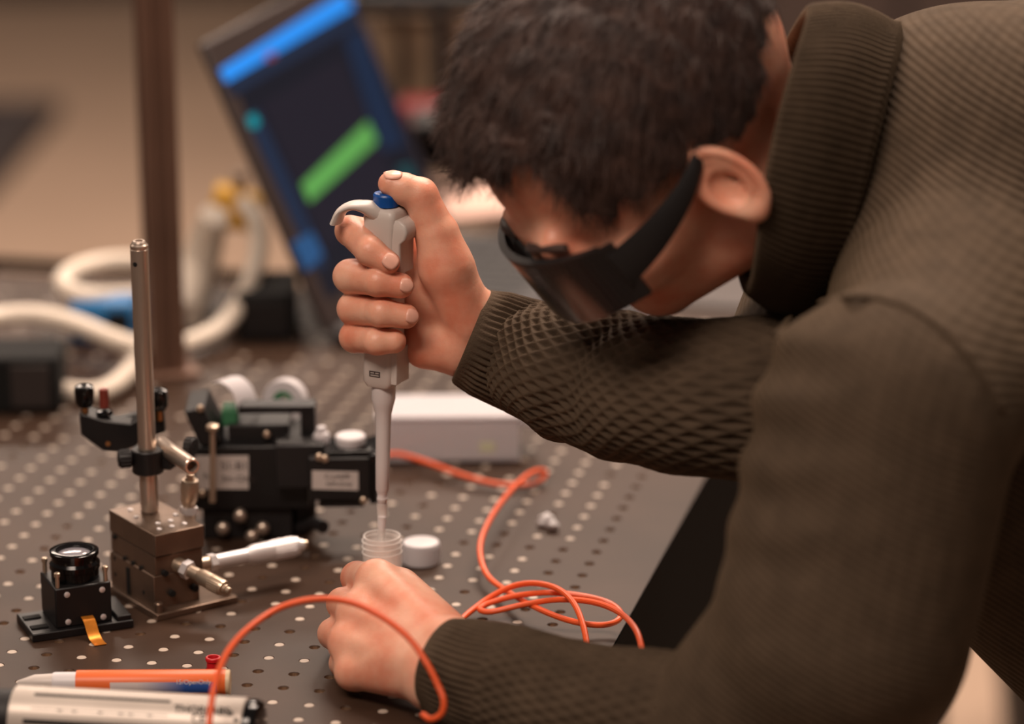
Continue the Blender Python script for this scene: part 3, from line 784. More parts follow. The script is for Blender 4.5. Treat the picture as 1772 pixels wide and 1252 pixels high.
b = MB(); b.box((c.x, c.y, zt / 2), (.036, .034, zt)); obj('rear_support', b, M_BLKP, dv, True, bevel=.001)
o = thing('tape_roll', 'white tape roll with green core standing on the black module', 'tape roll', (c.x, c.y, zt))
R_ = .0165; cz_ = max(c.z - zt, R_ + .0003)
ax = Vector((-.25, -1, .1)).normalized()
cc = Vector((0, 0, R_ + .0003))
b = MB(); b.lathe([(.008, -.006), (R_ - .0006, -.006), (R_, -.0052), (R_, .0052), (R_ - .0006, .006), (.008, .006)], cc, ax, n=40, caps=False); obj('tape', b, M_WHITE, o)
b = MB(); b.lathe([(.0045, -.0064), (.0084, -.0064), (.0084, .0064), (.0045, .0064), (.0045, -.0064)], cc, ax, n=32, caps=False); obj('core', b, M_GREEN, o)
c = A(607, 781, 2.498)
o = thing('white_knob_cap', 'white round flat cap on top of the small black head', 'cap', c)
b = MB(); b.lathe([(.0098, 0), (.0105, .001), (.0105, .007), (.0112, .0078), (.0112, .0118), (.0102, .0130), (.0004, .0133)], n=36, caps=False); b.lathe([(.0004, 0), (.0098, 0)], n=36, caps=False); obj('cap_shell', b, M_WHITE, o)
b = MB(); b.lathe([(.0107, .0015), (.0109, .0030), (.0107, .0045)], n=36, caps=False); obj('cream_band', b, mat('cream_plastic', (206, 182, 150), .45), o)
c = A(557, 776, 2.505)
o = thing('small_white_cap', 'small ribbed white cap beside the black side plate', 'cap', c)
b = MB(); b.lathe([(.0052, 0), (.0058, .0008), (.0058, .011), (.005, .0125), (.0035, .0130), (.0035, .0165), (.0028, .0172), (.0004, .0172)], n=28, caps=False); b.lathe([(.0004, 0), (.0052, 0)], n=28, caps=False); obj('cap_shell', b, M_WHITE, o)
b = MB()
for q in range(18):
    a = 2 * math.pi * q / 18; b.box((.0058 * math.cos(a), .0058 * math.sin(a), .006), (.0007, .0007, .0095), Matrix.Rotation(a, 3, 'Z'))
obj('grip_ribs', b, M_WHITE, o, smooth=0)

# ================================================================== FOREGROUND TOOLS
ta, tb = H(28, 1242, .0215), H(428, 1264, .0215); td = (tb - ta).normalized(); TL = (tb - ta).length; TR = .0212
ta.z = tb.z = TR + .0003
tool = thing('silver_instrument', 'silver cylindrical instrument with black end caps and printed lettering, front left', 'instrument', ((ta.x + tb.x) / 2, (ta.y + tb.y) / 2, 0))
b = MB(); b.lathe([(TR - .0006, 0), (TR, .0006), (TR, TL - .0006), (TR - .0006, TL)], ta, td, n=64); obj('barrel', b, mat('silver_paint', (196, 184, 174), .38, .25, var=.04, scale=30), tool, True)
b = MB(); b.lathe([(TR * .93, 0), (TR * .96, .0008), (TR * .96, .0060), (TR * .9, .0085), (TR * .7, .009)], tb, td, n=48); obj('end_cap', b, M_BLKG, tool, True)
b = MB(); b.lathe([(TR * .90, 0), (TR * .88, .004), (TR * .86, .05), (TR * .8, .052)], ta, -td, n=48); obj('rear_sleeve', b, M_BLKP, tool, True)
nS = Vector((0, .37, .93)); nV = Vector((0, -.93, .37))
def tpt(s, a, r=1.0):
    n_ = (nS * math.cos(math.radians(a)) + nV * math.sin(math.radians(a)))
    n_ = (n_ - td * n_.dot(td)).normalized()
    return ta + td * s + n_ * TR * r, n_
def stripe(s0, s1, a, w, name, m):
    b = MB(); vs = []; fs = []
    k = 0
    for i in range(9):
        s = s0 + (s1 - s0) * i / 8
        for da in (-w, w):
            p, n_ = tpt(s, a + da, 1.006); vs.append(p)
        for da in (w, -w):
            p, n_ = tpt(s, a + da, .99); vs.append(p)
    for i in range(8):
        for k in range(4): fs.append((i * 4 + k, i * 4 + (k + 1) % 4, i * 4 + 4 + (k + 1) % 4, i * 4 + 4 + k))
    fs += [(3, 2, 1, 0), tuple(range(32, 36))]
    b.add(vs, fs); return obj(name, b, m, tool, True, smooth=0)
px = TL / 400.0
stripe(40 * px, 275 * px, 41, 3.2, 'black_groove', M_DARK)
stripe(28 * px, 275 * px, 93, 4.0, 'black_groove', M_DARK)
stripe(40 * px, 275 * px, 70, 0.6, 'fine_line', M_INK)
for s in (90, 115, 160, 195, 212, 245): stripe((s - 4) * px, (s + 4) * px, 71, 1.6, 'printed_tick', M_INK)
def ttext(s, a, t, size, m, bold=True):
    p, n_ = tpt(s, a, 1.004); up = n_.cross(td).normalized()
    M_ = Matrix((td.to_4d(), up.to_4d(), n_.to_4d(), (0, 0, 0, 1))).transposed()
    for i in range(3): M_[i][3] = p[i]
    M_[3] = (0, 0, 0, 1)
    text_mesh('lettering', t, size, M_, m, tool, True, .0001, bold)
ttext(284 * px, 63, 'THORLABS', .0072, M_DARK)
ttext(316 * px, 79, 'CE', .0075, M_INK)
for s, a in ((381, 60), (392, 72)):
    b = MB(); p, n_ = tpt(s * px, a); b.lathe([(.0016, -.0003), (.0016, .0004)], p, n_, n=14); obj('pin_hole', b, M_DARK, tool, True)

pa_, pb_ = H(30, 1183, .0082), H(397, 1181, .0082); pa_.z = pb_.z = .0087; pd = (pb_ - pa_).normalized(); PL = (pb_ - pa_).length; q_ = PL / 367.
pen = thing('orange_marker_tube', 'orange tube with white nozzle and blue label lying behind the silver instrument', 'tube', ((pa_.x + pb_.x) / 2, (pa_.y + pb_.y) / 2, 0))
b = MB(); b.lathe([(.0084, 103 * q_), (.0086, 106 * q_), (.0086, 360 * q_), (.0082, 362 * q_)], pa_, pd, n=40); obj('barrel', b, M_PENOR, pen, True)
b = MB(); b.lathe([(.0082, 360 * q_), (.0084, 362 * q_), (.0084, 367 * q_), (.0078, 369 * q_)], pa_, pd, n=40); obj('end_ring', b, mat('cream_plastic', (206, 182, 150)), pen, True)
b = MB(); b.lathe([(.0070, 62 * q_), (.0074, 66 * q_), (.0074, 104 * q_)], pa_, pd, n=32); obj('collar', b, M_WHITE, pen, True)
b = MB(); b.lathe([(.0012, 0), (.0022, 2 * q_), (.0058, 30 * q_), (.0064, 62 * q_)], pa_, pd, n=32); obj('nozzle', b, M_PIP, pen, True)
def pen_patch(s0, s1, a0, a1, name, m, r=1.01):
    b = MB(); vs = []; fs = []; K = 7
    for i in range(2):
        s = (s0 if i == 0 else s1) * q_
        for k in range(K):
            a = math.radians(a0 + (a1 - a0) * k / (K - 1)); n_ = nS * math.cos(a) + nV * math.sin(a); n_ = (n_ - pd * n_.dot(pd)).normalized()
            vs.append(pa_ + pd * s + n_ * .0086 * r)
    for k in range(K - 1): fs.append((k, k + 1, K + k + 1, K + k))
    b.add(vs, fs); return obj(name, b, m, pen, True)
lg = bpy.data.materials.new('label_blue_fade'); lg.use_nodes = True
nt = lg.node_tree; tc = nt.nodes.new('ShaderNodeTexCoord'); sp = nt.nodes.new('ShaderNodeSeparateXYZ'); rp = nt.nodes.new('ShaderNodeValToRGB')
nt.links.new(tc.outputs['Generated'], sp.inputs[0]); nt.links.new(sp.outputs[0], rp.inputs[0])
rp.color_ramp.elements[0].color = lin((200, 190, 190)); rp.color_ramp.elements[1].color = lin((34, 76, 150)); rp.color_ramp.elements[0].position = .25; rp.color_ramp.elements[1].position = .7
nt.links.new(rp.outputs[0], nt.nodes['Principled BSDF'].inputs['Base Color']); nt.nodes['Principled BSDF'].inputs['Roughness'].default_value = .45
pen_patch(163, 348, 88, 140, 'blue_label', lg)
a = math.radians(97); n_ = (nS * math.cos(a) + nV * math.sin(a)).normalized(); up = n_.cross(pd).normalized(); p = pa_ + pd * (276 * q_) + n_ * .0088
M_ = Matrix(((pd.x, up.x, n_.x, p.x), (pd.y, up.y, n_.y, p.y), (pd.z, up.z, n_.z, p.z), (0, 0, 0, 1)))
text_mesh('lettering', '15/OpenOnly', .0042, M_, M_WHITE, pen)
c = H(370, 1166)
o = thing('red_tube_cap', 'small open red plastic cap standing behind the orange tube', 'cap', c)
b = MB(); b.lathe([(.0050, 0), (.0046, .001), (.0046, .0095), (.0053, .0100), (.0053, .0120), (.0048, .0125), (.0038, .0125), (.0035, .012), (.0035, .003), (.0004, .003)], n=32, caps=False); b.lathe([(.0004, 0), (.005, 0)], n=32, caps=False); obj('cap_shell', b, M_RED, o)
b = MB(); b.lathe([(.0049, .003), (.0052, .0038), (.0049, .0046)], n=32, caps=False); obj('grip_ring', b, M_RED, o)

# ================================================================== CLEAR BOX, SCRAPS
bx0, bx1 = H(655, 802).x, H(900, 802).x; YB = 2.678
o = thing('clear_storage_box', 'frosted clear plastic box with lid on the table behind the pipette', 'box', ((bx0 + bx1) / 2, YB + .028, 0), 0.0)
w_ = bx1 - bx0; d_ = .056; h_ = .036; t_ = .0018
b = MB()
b.box((0, 0, t_ / 2), (w_, d_, t_)); b.box((0, -d_ / 2 + t_ / 2, h_ / 2), (w_, t_, h_)); b.box((0, d_ / 2 - t_ / 2, h_ / 2), (w_, t_, h_))
b.box((-w_ / 2 + t_ / 2, 0, h_ / 2), (t_, d_ - 2 * t_, h_)); b.box((w_ / 2 - t_ / 2, 0, h_ / 2), (t_, d_ - 2 * t_, h_)); obj('tray', b, M_CLEAR2, o, smooth=0)
b = MB(); b.box((0, 0, h_ + .001), (w_ + .003, d_ + .003, .0035)); obj('lid', b, M_CLEAR2, o, bevel=.001)
b = MB(); b.box((w_ / 2 + .008, .004, h_ - .006), (.016, .03, .012)); obj('latch', b, M_CLEAR2, o, bevel=.002)
b = MB(); b.box((0, 0, h_ / 2 - .002), (w_ - .012, d_ - .010, h_ - .010)); obj('foam_insert', b, mat('lilac_white_foam', (222, 216, 226), .9), o, bevel=.003)
b = MB(); b.box((w_ * .27, -d_ / 2 - .0002, .013), (.012, .0006, .008)); obj('green_sticker', b, mat('pale_green_print', (206, 210, 180), .6), o, smooth=0)
for k, (u, v, r) in enumerate(((946, 905, .0062), (957, 914, .0050), (938, 908, .0038))):
    c = H(u, v + 4)
    b = MB(); b.ell((0, 0, r * .75), (r, r * .8, r * .75), 14, 9)
    b.v = [(x * (1 + .10 * math.sin(9 * y / r + k)), y * (1 + .1 * math.sin(7 * x / r + z / r * 5)), max(.0002, z * (1 + .08 * math.sin(6 * x / r + 4 * y / r)))) for x, y, z in b.v]
    o = obj('tissue_scrap', b, mat('tissue_white', (236, 232, 234), .8, bump=.4, bscale=400), None, smooth=25); o.location = c
    tag(o, ['crumpled white tissue scrap, largest of three on the bare table', 'crumpled white tissue scrap, right of the largest one', 'tiny white tissue scrap, left of the largest one'][k], 'scrap', 'tissue scraps on the table')

# ================================================================== ORANGE FIBRE
FR = .0021
fib = [(655, 790, .012), (690, 786, .012), (740, 800, .010), (800, 822, .008), (860, 837, .006), (915, 838, .004), (940, 826, .006), (942, 815, .010), (920, 818, .014), (890, 842, .018),
       (856, 885, .020), (834, 930, .018), (832, 965, .014), (846, 998, .010), (880, 1024, .010), (930, 1052, .014), (985, 1073, .016), (1035, 1081, .014), (1066, 1075, .012), (1074, 1060, .014),
       (1052, 1042, .018), (1005, 1030, .022), (950, 1025, .022), (895, 1030, .016), (850, 1042, .010), (830, 1053, .008), (850, 1058, .008), (905, 1046, .014), (965, 1037, .022), (1025, 1041, .030),
       (1070, 1058, .040), (1098, 1085, .044), (1110, 1118, .040), (1113, 1158, .030), (1090, 1182, .012), (1050, 1185, .004), (1024, 1165, .006), (1018, 1130, .014), (1010, 1085, .024), (994, 1045, .030),
       (968, 1020, .030), (930, 1009, .026), (890, 1013, .020), (850, 1032, .012), (815, 1057, .006), (795, 1075, .004)]
b = MB(); b.tube([H(u, v, z) for u, v, z in fib], FR, 10, res=7)
o = obj('fibre_cable', b, M_ORANGE, None); tag(o, 'orange optical fibre coiled on the table right of the hands', 'cable')
lp = [(364, 1300, 2.040), (362, 1262, 2.046), (365, 1225, 2.054), (373, 1180, 2.066), (393, 1130, 2.084), (430, 1087, 2.104), (485, 1051, 2.126), (545, 1036, 2.130), (605, 1041, 2.130), (660, 1066, 2.122),
      (706, 1102, 2.108), (738, 1146, 2.096), (758, 1185, 2.088), (768, 1212, 2.082), (764, 1234, 2.080), (746, 1244, 2.082), (732, 1236, 2.092)]
b = MB(); b.tube([A(u, v, Y) for u, v, Y in lp], FR, 12, res=8)
o = obj('fibre_cable', b, M_ORANGE, None); tag(o, 'orange optical fibre arching in front of the left hand', 'cable')

# ================================================================== BACKGROUND LAPTOP
hv = Vector((.30, .954, 0)).normalized(); bd = Vector((hv.y, -hv.x, 0))
T0 = A(350, 74, 3.03); B0 = A(572, 592, 3.0); B0.z = .014
upv = (T0 - B0); LH = upv.length; upv.normalize()
upv = (upv - hv * upv.dot(hv)).normalized()
LW = .35; sn = hv.cross(upv).normalized()
if sn.dot(bd) < 0: sn = -sn
lap = thing('laptop', 'open black laptop with a dark blue screen in the background', 'laptop', (B0.x, B0.y, 0))
def frame_box(mb, o, ex, ey, ez, x0, x1, y0, y1, z0, z1):
    vs = [o + ex * x + ey * y + ez * z for z in (z0, z1) for x, y in ((x0, y0), (x1, y0), (x1, y1), (x0, y1))]
    mb.add(vs, [(3, 2, 1, 0), (4, 5, 6, 7), (0, 1, 5, 4), (1, 2, 6, 5), (2, 3, 7, 6), (3, 0, 4, 7)])
b = MB(); frame_box(b, B0, hv, upv, sn, -.004, LW, 0, LH, -.007, 0); lidp = obj('display_lid', b, mat('laptop_dark', (50, 39, 37), .5), lap, True, bevel=.003)
BZ = Vector((B0.x, B0.y, .0))
b = MB(); frame_box(b, BZ, hv, bd, Vector((0, 0, 1)), 0, LW, 0, .235, 0.0005, .015); bp_ = obj('keyboard_base', b, mat('laptop_base', (48, 44, 46), .5), lap, True, bevel=.003)
M_KEY = mat('key_black', (28, 26, 28), .5)
kf = None
for r in range(5):
    for c_ in range(14):
        x = .022 + c_ * .0224; y = .022 + r * .021
        p = BZ + hv * x + bd * y + Vector((0, 0, .0152))
        if kf is None:
            b = MB(); frame_box(b, Vector((0, 0, 0)), hv, bd, Vector((0, 0, 1)), 0, .019, 0, .017, 0, .0016); kf = obj('key', b, M_KEY, bp_, False); kk = kf
        else: kk = kf.copy(); COL.objects.link(kk); kk.parent = bp_
        kk.location = p - Vector((B0.x, B0.y, 0))
b = MB(); frame_box(b, BZ, hv, bd, Vector((0, 0, 1)), .12, .23, .145, .215, .015, .0154); obj('touchpad', b, mat('touchpad', (56, 52, 54), .35), bp_, True, smooth=0)
b = MB(); frame_box(b, B0, hv, upv, sn, .022, LW - .010, .024, LH - .030, 0, .0006)
def screen_mat(name, rgb, s): return mat(name, (5, 5, 6), .3, emit=rgb, estr=s)
scr = obj('screen', b, screen_mat('screen_navy', (26, 28, 42), .55), lap, True, smooth=0)
def on_screen(u, v, off):
    d = ray(u, v); o_ = B0 + sn * off; t = (o_ - CAM).dot(sn) / d.dot(sn); return CAM + d * t
def spoly(name, pts, rgb, s, off):
    P0 = [on_screen(u, v, off) for u, v in pts]; n = len(P0); P1 = [p - sn * .0002 for p in P0]
    b = MB(); b.add(P0 + P1, [tuple(range(n)), tuple(reversed(range(n, 2 * n)))] + [(i, n + i, n + (i + 1) % n, (i + 1) % n) for i in range(n)])
    return obj(name, b, screen_mat('screen_' + name, rgb, s), scr, True, smooth=0)
spoly('title_bar', [(380, 120), (392, 143), (612, 12), (596, -14)], (40, 140, 235), 1.0, .0010)
spoly('tool_bar', [(393, 146), (403, 166), (624, 38), (612, 16)], (34, 48, 74), .6, .0010)
spoly('side_panel_window', [(424, 200), (446, 188), (566, 456), (548, 470)], (34, 50, 78), .6, .0010)
spoly('right_strip', [(596, 66), (628, 48), (700, 250), (660, 262)], (26, 46, 76), .6, .0010)
spoly('plot_window', [(452, 180), (592, 100), (690, 330), (560, 430)], (32, 29, 42), .7, .0012)
spoly('green_trace', [(522, 318), (536, 350), (652, 244), (636, 210)], (98, 168, 82), .8, .0016)
spoly('cyan_icon', [(428, 202), (440, 196), (450, 210), (444, 222), (432, 220)], (10, 130, 140), 1.0, .0016)
spoly('red_icon', [(458, 96), (472, 88), (478, 98), (464, 106)], (130, 50, 60), 1.0, .0016)
spoly('blue_corner', [(505, 420), (540, 400), (560, 440), (530, 470)], (40, 84, 130), .8, .0016)
spoly('teal_dot', [(690, 290), (710, 285), (716, 310), (698, 315)], (30, 80, 84), .8, .0016)

# ------------------------------------------------------------------ trolley behind the table and its clutter
tj = EJ + 0.4
o = thing('trolley', 'dark grey equipment trolley behind the optical table', 'trolley', lat_to(-4, tj, FLOOR_Z), YAW_T)
M_TRO = mat('trolley_grey', (70, 62, 60), .5, var=.08, scale=10)
b = MB(); b.box((.20, .42, .885), (.40, .80, .025)); obj('top', b, M_TRO, o, bevel=.004)
b = MB(); b.box((.20, .42, .25), (.36, .76, .02)); obj('lower_shelf', b, M_TRO, o, bevel=.004)
for x in (.03, .37):
    for y in (.05, .79):
        b = MB(); b.box((x, y, .47), (.03, .03, .81)); obj('leg', b, M_BLKP, o, bevel=.003)
        b = MB(); b.cyl((x - .012, y, .033), (x + .012, y, .033), .033, n=24); obj('castor', b, M_BLKP, o)
zt_ = FLOOR_Z + .8975
def on_tro(u, v): return H(u, v, zt_)
rk = thing('instrument_rack', 'black open rack frame in the background left of the head', 'rack', A(770, 190, 3.70).xy.to_3d() + Vector((0, 0, zt_)))
pbox(rk, 'top_rail', 600, -8, 960, 26, 3.70, .03, M_BLKP)
pbox(rk, 'upright', 752, 20, 776, 290, 3.70, .03, M_BLKP, zmin=zt_)
pbox(rk, 'upright', 905, 20, 930, 290, 3.70, .03, M_BLKP, zmin=zt_)
pbox(rk, 'upright', 692, 20, 700, 290, 3.71, .012, M_BLKP, zmin=zt_)
pbox(rk, 'backing_panel', 655, 24, 905, 186, 3.735, .01, mat('cream_panel', (176, 150, 124), .7, var=.15, scale=14))
c = A(745, 218, 3.55)
o = thing('red_case', 'small dark red case behind the laptop screen', 'case', (c.x, c.y, zt_))
pbox(o, 'body', 690, 186, 770, 222, 3.60, .06, mat('dark_red', (112, 30, 34), .5), bevel=.004); pbox(o, 'plinth', 694, 222, 766, 300, 3.605, .05, M_BLKP, zmin=zt_)
c = A(760, 290, 3.50)
o = thing('black_instrument', 'black box instrument in the background between laptop and head', 'instrument', (c.x, c.y, zt_))
pbox(o, 'case', 712, 212, 812, 296, 3.50, .07, M_BLKP, bevel=.004, zmin=zt_); pbox(o, 'front_panel', 718, 220, 806, 288, 3.498, .004, M_BLKG, zmin=zt_ + .002)
c = on_tro(815, 360)
o = thing('paper_stack', 'pinkish white paper stack beyond the laptop keyboard', 'paper', (c.x, c.y, zt_), .25)
for k in range(4):
    b = MB(); b.box((.03 + .002 * k, .02 - .002 * k, .0012 + .0026 * k), (.21, .15, .0024), Matrix.Rotation(.03 * k, 3, 'Z')); obj('sheet', b, mat('pink_paper', (216, 180, 166), .7), o, smooth=0)
c = H(1125, 548)
o = thing('white_bottle', 'small white plastic bottle on the table below the chin', 'bottle', c)
b = MB(); b.lathe([(.0125, 0), (.0135, .001), (.0135, .020), (.011, .025), (.006, .028), (.006, .033)], n=32); obj('body', b, M_WHITE, o)
b = MB(); b.lathe([(.0072, .031), (.0072, .041), (.006, .042)], n=24); obj('cap', b, M_WHITE, o)
# ------------------------------------------------------------------ white cables and boxes left
cb = [[(-60, 560, .035), (0, 548, .035), (60, 545, .035), (130, 560, .030), (200, 588, .022), (265, 605, .016), (330, 592, .014), (385, 562, .02), (425, 505, .04), (446, 440, .06), (444, 385, .08), (420, 352, .09)],
      [(300, 462, .04), (225, 452, .04), (160, 458, .04), (118, 474, .045), (110, 494, .045), (150, 512, .04), (225, 512, .03), (290, 505, .03)],
      [(24, 650, .015), (60, 662, .012), (110, 676, .008), (160, 680, .008), (195, 668, .010), (222, 645, .012), (240, 620, .014)]]
lab = ['long white cable running left and looping up behind the pole', 'white cable loop lying behind the steel post', 'short white cable with a plug end in front of the black power box']
for pts, l in zip(cb, lab):
    b = MB(); b.tube([H(u, v, z) for u, v, z in pts], .0085, 12, res=6); o = obj('white_cable', b, M_CABLE, None); tag(o, l, 'cable', 'white cables on the left')
    if l.startswith('short'):
        b = MB(); p0, p1 = H(16, 648, .0152), H(66, 664, .0118); b.cyl(p0, p1, .0085, n=16, ch=.001); obj('plug_sleeve', b, M_WHITE, o)
b = MB(); b.tube([H(372, 372, .09), H(356, 420, .06), H(340, 480, .03), H(326, 548, .012)], [.013, .016, .019, .014], 14, res=6)
o = obj('white_sheath', b, M_CABLE, None); tag(o, 'thick white cable sheath hanging from the yellow connector', 'cable')
c = H(408, 352, .085)
o = thing('yellow_connector', 'yellow cable connector block beside the laptop', 'connector', c)
b = MB(); b.box((0, 0, -.004), (.046, .034, .032), Matrix.Rotation(.3, 3, 'Y')); obj('shell', b, M_YEL, o, bevel=.004)
b = MB(); b.cyl((.002, 0, .008), (.006, 0, .030), .006, n=18, ch=.001); obj('neck', b, M_STEEL, o)
b = MB(); b.cyl((-.003, 0, -.010), (-.008, 0, -.022), .0095, n=18, ch=.001); obj('gland', b, M_BLKP, o)
c = H(460, 592)  # added box and panel, standing in for the laptop's shadow and black base
o = thing('laptop_shade_box', 'added black box for the shadow and dark base beside the laptop hinge', 'box', c)
b = MB(); b.box((0, .04, .022), (.050, .08, .044)); obj('case', b, M_DARK, o, bevel=.003)
b = MB(); b.box((0, -.0005, .022), (.040, .002, .032)); obj('front_panel', b, M_BLKP, o, bevel=.001)
c = H(170, 598)
o = thing('blue_box', 'blue plastic connector box under the white cable loop', 'box', c)
b = MB(); b.box((.004, .02, .019), (.056, .036, .037)); obj('shell', b, M_BLUEBOX, o, bevel=.003)
b = MB(); b.box((.018, .0015, .02), (.020, .003, .020)); obj('socket', b, M_DARK, o, bevel=.001)
c = H(30, 716)
o = thing('power_box', 'black power supply box at the left edge of the table', 'box', c)
b = MB(); b.box((-.012, .030, .024), (.095, .06, .048)); obj('case', b, M_DARK, o, bevel=.003)
b = MB(); b.box((.012, -.001, .024), (.032, .003, .036)); obj('side_panel', b, mat('dark_grey_panel', (52, 44, 42), .6), o, bevel=.001)
for k in range(4):
    b = MB(); b.box((-.035, -.0005, .010 + k * .009), (.03, .002, .003)); obj('vent_slot', b, M_DARK, o, smooth=0)
# ================================================================== PERSON
def skin_mat():
    m = bpy.data.materials.new('skin'); m.use_nodes = True; nt = m.node_tree; b = nt.nodes['Principled BSDF']
    tc = nt.nodes.new('ShaderNodeTexCoord')
    n1 = nt.nodes.new('ShaderNodeTexNoise'); n1.inputs['Scale'].default_value = 38; n1.inputs['Detail'].default_value = 6
    nt.links.new(tc.outputs['Object'], n1.inputs['Vector'])
    r = nt.nodes.new('ShaderNodeValToRGB'); r.color_ramp.elements[0].position = .3; r.color_ramp.elements[1].position = .72
    r.color_ramp.elements[0].color = lin((220, 138, 110)); r.color_ramp.elements[1].color = lin((236, 184, 158))
    nt.links.new(n1.outputs['Fac'], r.inputs[0]); nt.links.new(r.outputs[0], b.inputs['Base Color'])
    b.inputs['Roughness'].default_value = .42
    b.inputs['Subsurface Weight'].default_value = .35; b.inputs['Subsurface Radius'].default_value = (1, .35, .2); b.inputs['Subsurface Scale'].default_value = .004
    v = nt.nodes.new('ShaderNodeTexVoronoi'); v.inputs['Scale'].default_value = 700
    n2 = nt.nodes.new('ShaderNodeTexNoise'); n2.inputs['Scale'].default_value = 160; n2.inputs['Detail'].default_value = 5
    nt.links.new(tc.outputs['Object'], v.inputs['Vector']); nt.links.new(tc.outputs['Object'], n2.inputs['Vector'])
    ad = nt.nodes.new('ShaderNodeMath'); ad.operation = 'MULTIPLY_ADD'; ad.inputs[1].default_value = .25
    nt.links.new(v.outputs['Distance'], ad.inputs[0]); nt.links.new(n2.outputs['Fac'], ad.inputs[2])
    bp = nt.nodes.new('ShaderNodeBump'); bp.inputs['Strength'].default_value = .16; bp.inputs['Distance'].default_value = .0015
    nt.links.new(ad.outputs[0], bp.inputs['Height']); nt.links.new(bp.outputs[0], b.inputs['Normal'])
    return m
M_SKIN = skin_mat()
M_NAIL = mat('nail', (244, 186, 166), .3, coat=.2)
M_LIP = mat('lip', (170, 90, 80), .5)

def hand_sdf(palm, fingers, kp=.007):
    """palm: list of (a,b,ra,rb); fingers: list of joint lists [(p,r)...]."""
    def f(P):
        d = None
        for a, b, ra, rb in palm:
            q = rc(P, a, b, ra, rb); d = q if d is None else smin(d, q, kp)
        for fg in fingers:
            d = smin(d, rc(P, fg[0][0], fg[1][0], fg[0][1], fg[1][1]), .005)
        dd = None
        for fg in fingers:
            q = None
            for (p0, r0), (p1, r1) in zip(fg[1:-1], fg[2:]):
                e = rc(P, p0, p1, r0, r1); q = e if q is None else smin(q, e, .0035)
            if q is not None: dd = q if dd is None else smin(dd, q, .0008)
        return smin(d, dd, .0022)
    return f
def a_(u, v, dy): return nv(A(u, v, Y0 + dy * .001))
RH_P = dict(w1=a_(832, 553, 6), w2=a_(812, 603, 8), fa1=a_(950, 605, 0), fa2=a_(930, 645, 2))
mcp = [a_(692, 412, 27), a_(672, 470, 29), a_(672, 530, 28), a_(686, 582, 24)]
palm = [(RH_P['fa1'], RH_P['w1'], .0195, .0185), (RH_P['fa2'], RH_P['w2'], .019, .018), (RH_P['w1'], RH_P['w2'], .0185, .018),
        (a_(812, 555, 12), mcp[0], .018, .0125), (a_(808, 575, 14), mcp[1], .018, .0125), (a_(804, 592, 14), mcp[2], .018, .012), (a_(800, 606, 12), mcp[3], .018, .0125),
        (mcp[0], mcp[1], .012, .012), (mcp[1], mcp[2], .012, .012), (mcp[2], mcp[3], .012, .0115),
        (a_(812, 552, 2), a_(772, 462, -2), .019, .0178), (a_(772, 462, -2), a_(756, 405, 0), .0178, .0142),     # thenar
        (a_(790, 598, 4), a_(735, 600, 8), .0175, .0150), (a_(760, 520, 14), a_(725, 500, 18), .016, .014)]
fing = [[(mcp[0], .0115), (a_(606, 399, 6), .0102), (a_(640, 434, -19), .0096), (a_(672, 454, -24), .0080)],
        [(mcp[1], .0120), (a_(606, 478, 4), .0116), (a_(654, 487, -22), .0098), (a_(694, 494, -23), .0086)],
        [(mcp[2], .0118), (a_(612, 534, 4), .0112), (a_(660, 540, -22), .0095), (a_(703, 547, -22), .0084)],
        [(mcp[3], .0112), (a_(614, 583, 4), .0106), (a_(652, 590, -20), .0090), (a_(682, 590, -20), .0083)],
        [(a_(772, 462, -2), .0165), (a_(757, 405, 0), .0140), (a_(727, 338, 1), .0118), (a_(697, 326, 0), .0104), (a_(675, 318, -1), .0082)]]
fR = hand_sdf(palm, fing)
loR = np.array(a_(600, 470, 0)) - .001; 
def bounds(palm, fing, pad=.026):
    pts = [p for q in palm for p in q[:2]] + [p for fg in fing for p, _ in fg]
    pts = np.array(pts); return pts.min(0) - pad, pts.max(0) + pad
PR_, FR_ = sdf_mesh(fR, *bounds(palm, fing), .0014)
# ---- left hand, back of the hand to the camera, fist round the jar
def b_(u, v, Y): return nv(A(u, v, Y))
LM = [b_(652, 1004, 2.245), b_(620, 1062, 2.226), b_(604, 1112, 2.212), b_(612, 1162, 2.196)]
wl1, wl2 = b_(783, 1122, 2.168), b_(752, 1178, 2.152)
palmL = [(b_(900, 1165, 2.128), wl1, .024, .0195), (b_(880, 1205, 2.118), wl2, .023, .0185), (wl1, wl2, .0195, .0185),
         (b_(765, 1118, 2.176), LM[0], .0185, .0132), (b_(752, 1138, 2.170), LM[1], .018, .0130), (b_(744, 1158, 2.163), LM[2], .0175, .0122), (b_(738, 1172, 2.160), LM[3], .0165, .0112),
         (LM[0], LM[1], .0115, .0115), (LM[1], LM[2], .0115, .011), (LM[2], LM[3], .0108, .0102),
         (b_(778, 1104, 2.19), b_(690, 1022, 2.250), .0165, .0160), (b_(720, 1085, 2.21), b_(650, 1100, 2.225), .018, .014),
         (b_(698, 1034, 2.255), b_(676, 1024, 2.285), .0135, .012)]
fingL = [[(LM[0], .0128), (b_(618, 999, 2.288), .0110), (b_(628, 1004, 2.318), .0092), (b_(640, 1003, 2.334), .0078)],
         [(LM[1], .0126), (b_(593, 1044, 2.264), .0108), (b_(606, 1046, 2.296), .0092), (b_(632, 1036, 2.315), .0080)],
         [(LM[2], .0120), (b_(577, 1096, 2.250), .0104), (b_(594, 1084, 2.282), .0088), (b_(622, 1076, 2.296), .0078)],
         [(LM[3], .0108), (b_(594, 1147, 2.226), .0092), (b_(612, 1115, 2.255), .0082), (b_(634, 1108, 2.262), .0075)],
         [(b_(700, 1040, 2.255), .0135), (b_(694, 1028, 2.292), .0120), (b_(692, 1018, 2.322), .0105), (b_(688, 1014, 2.340), .0085)]]
fL = hand_sdf(palmL, fingL)
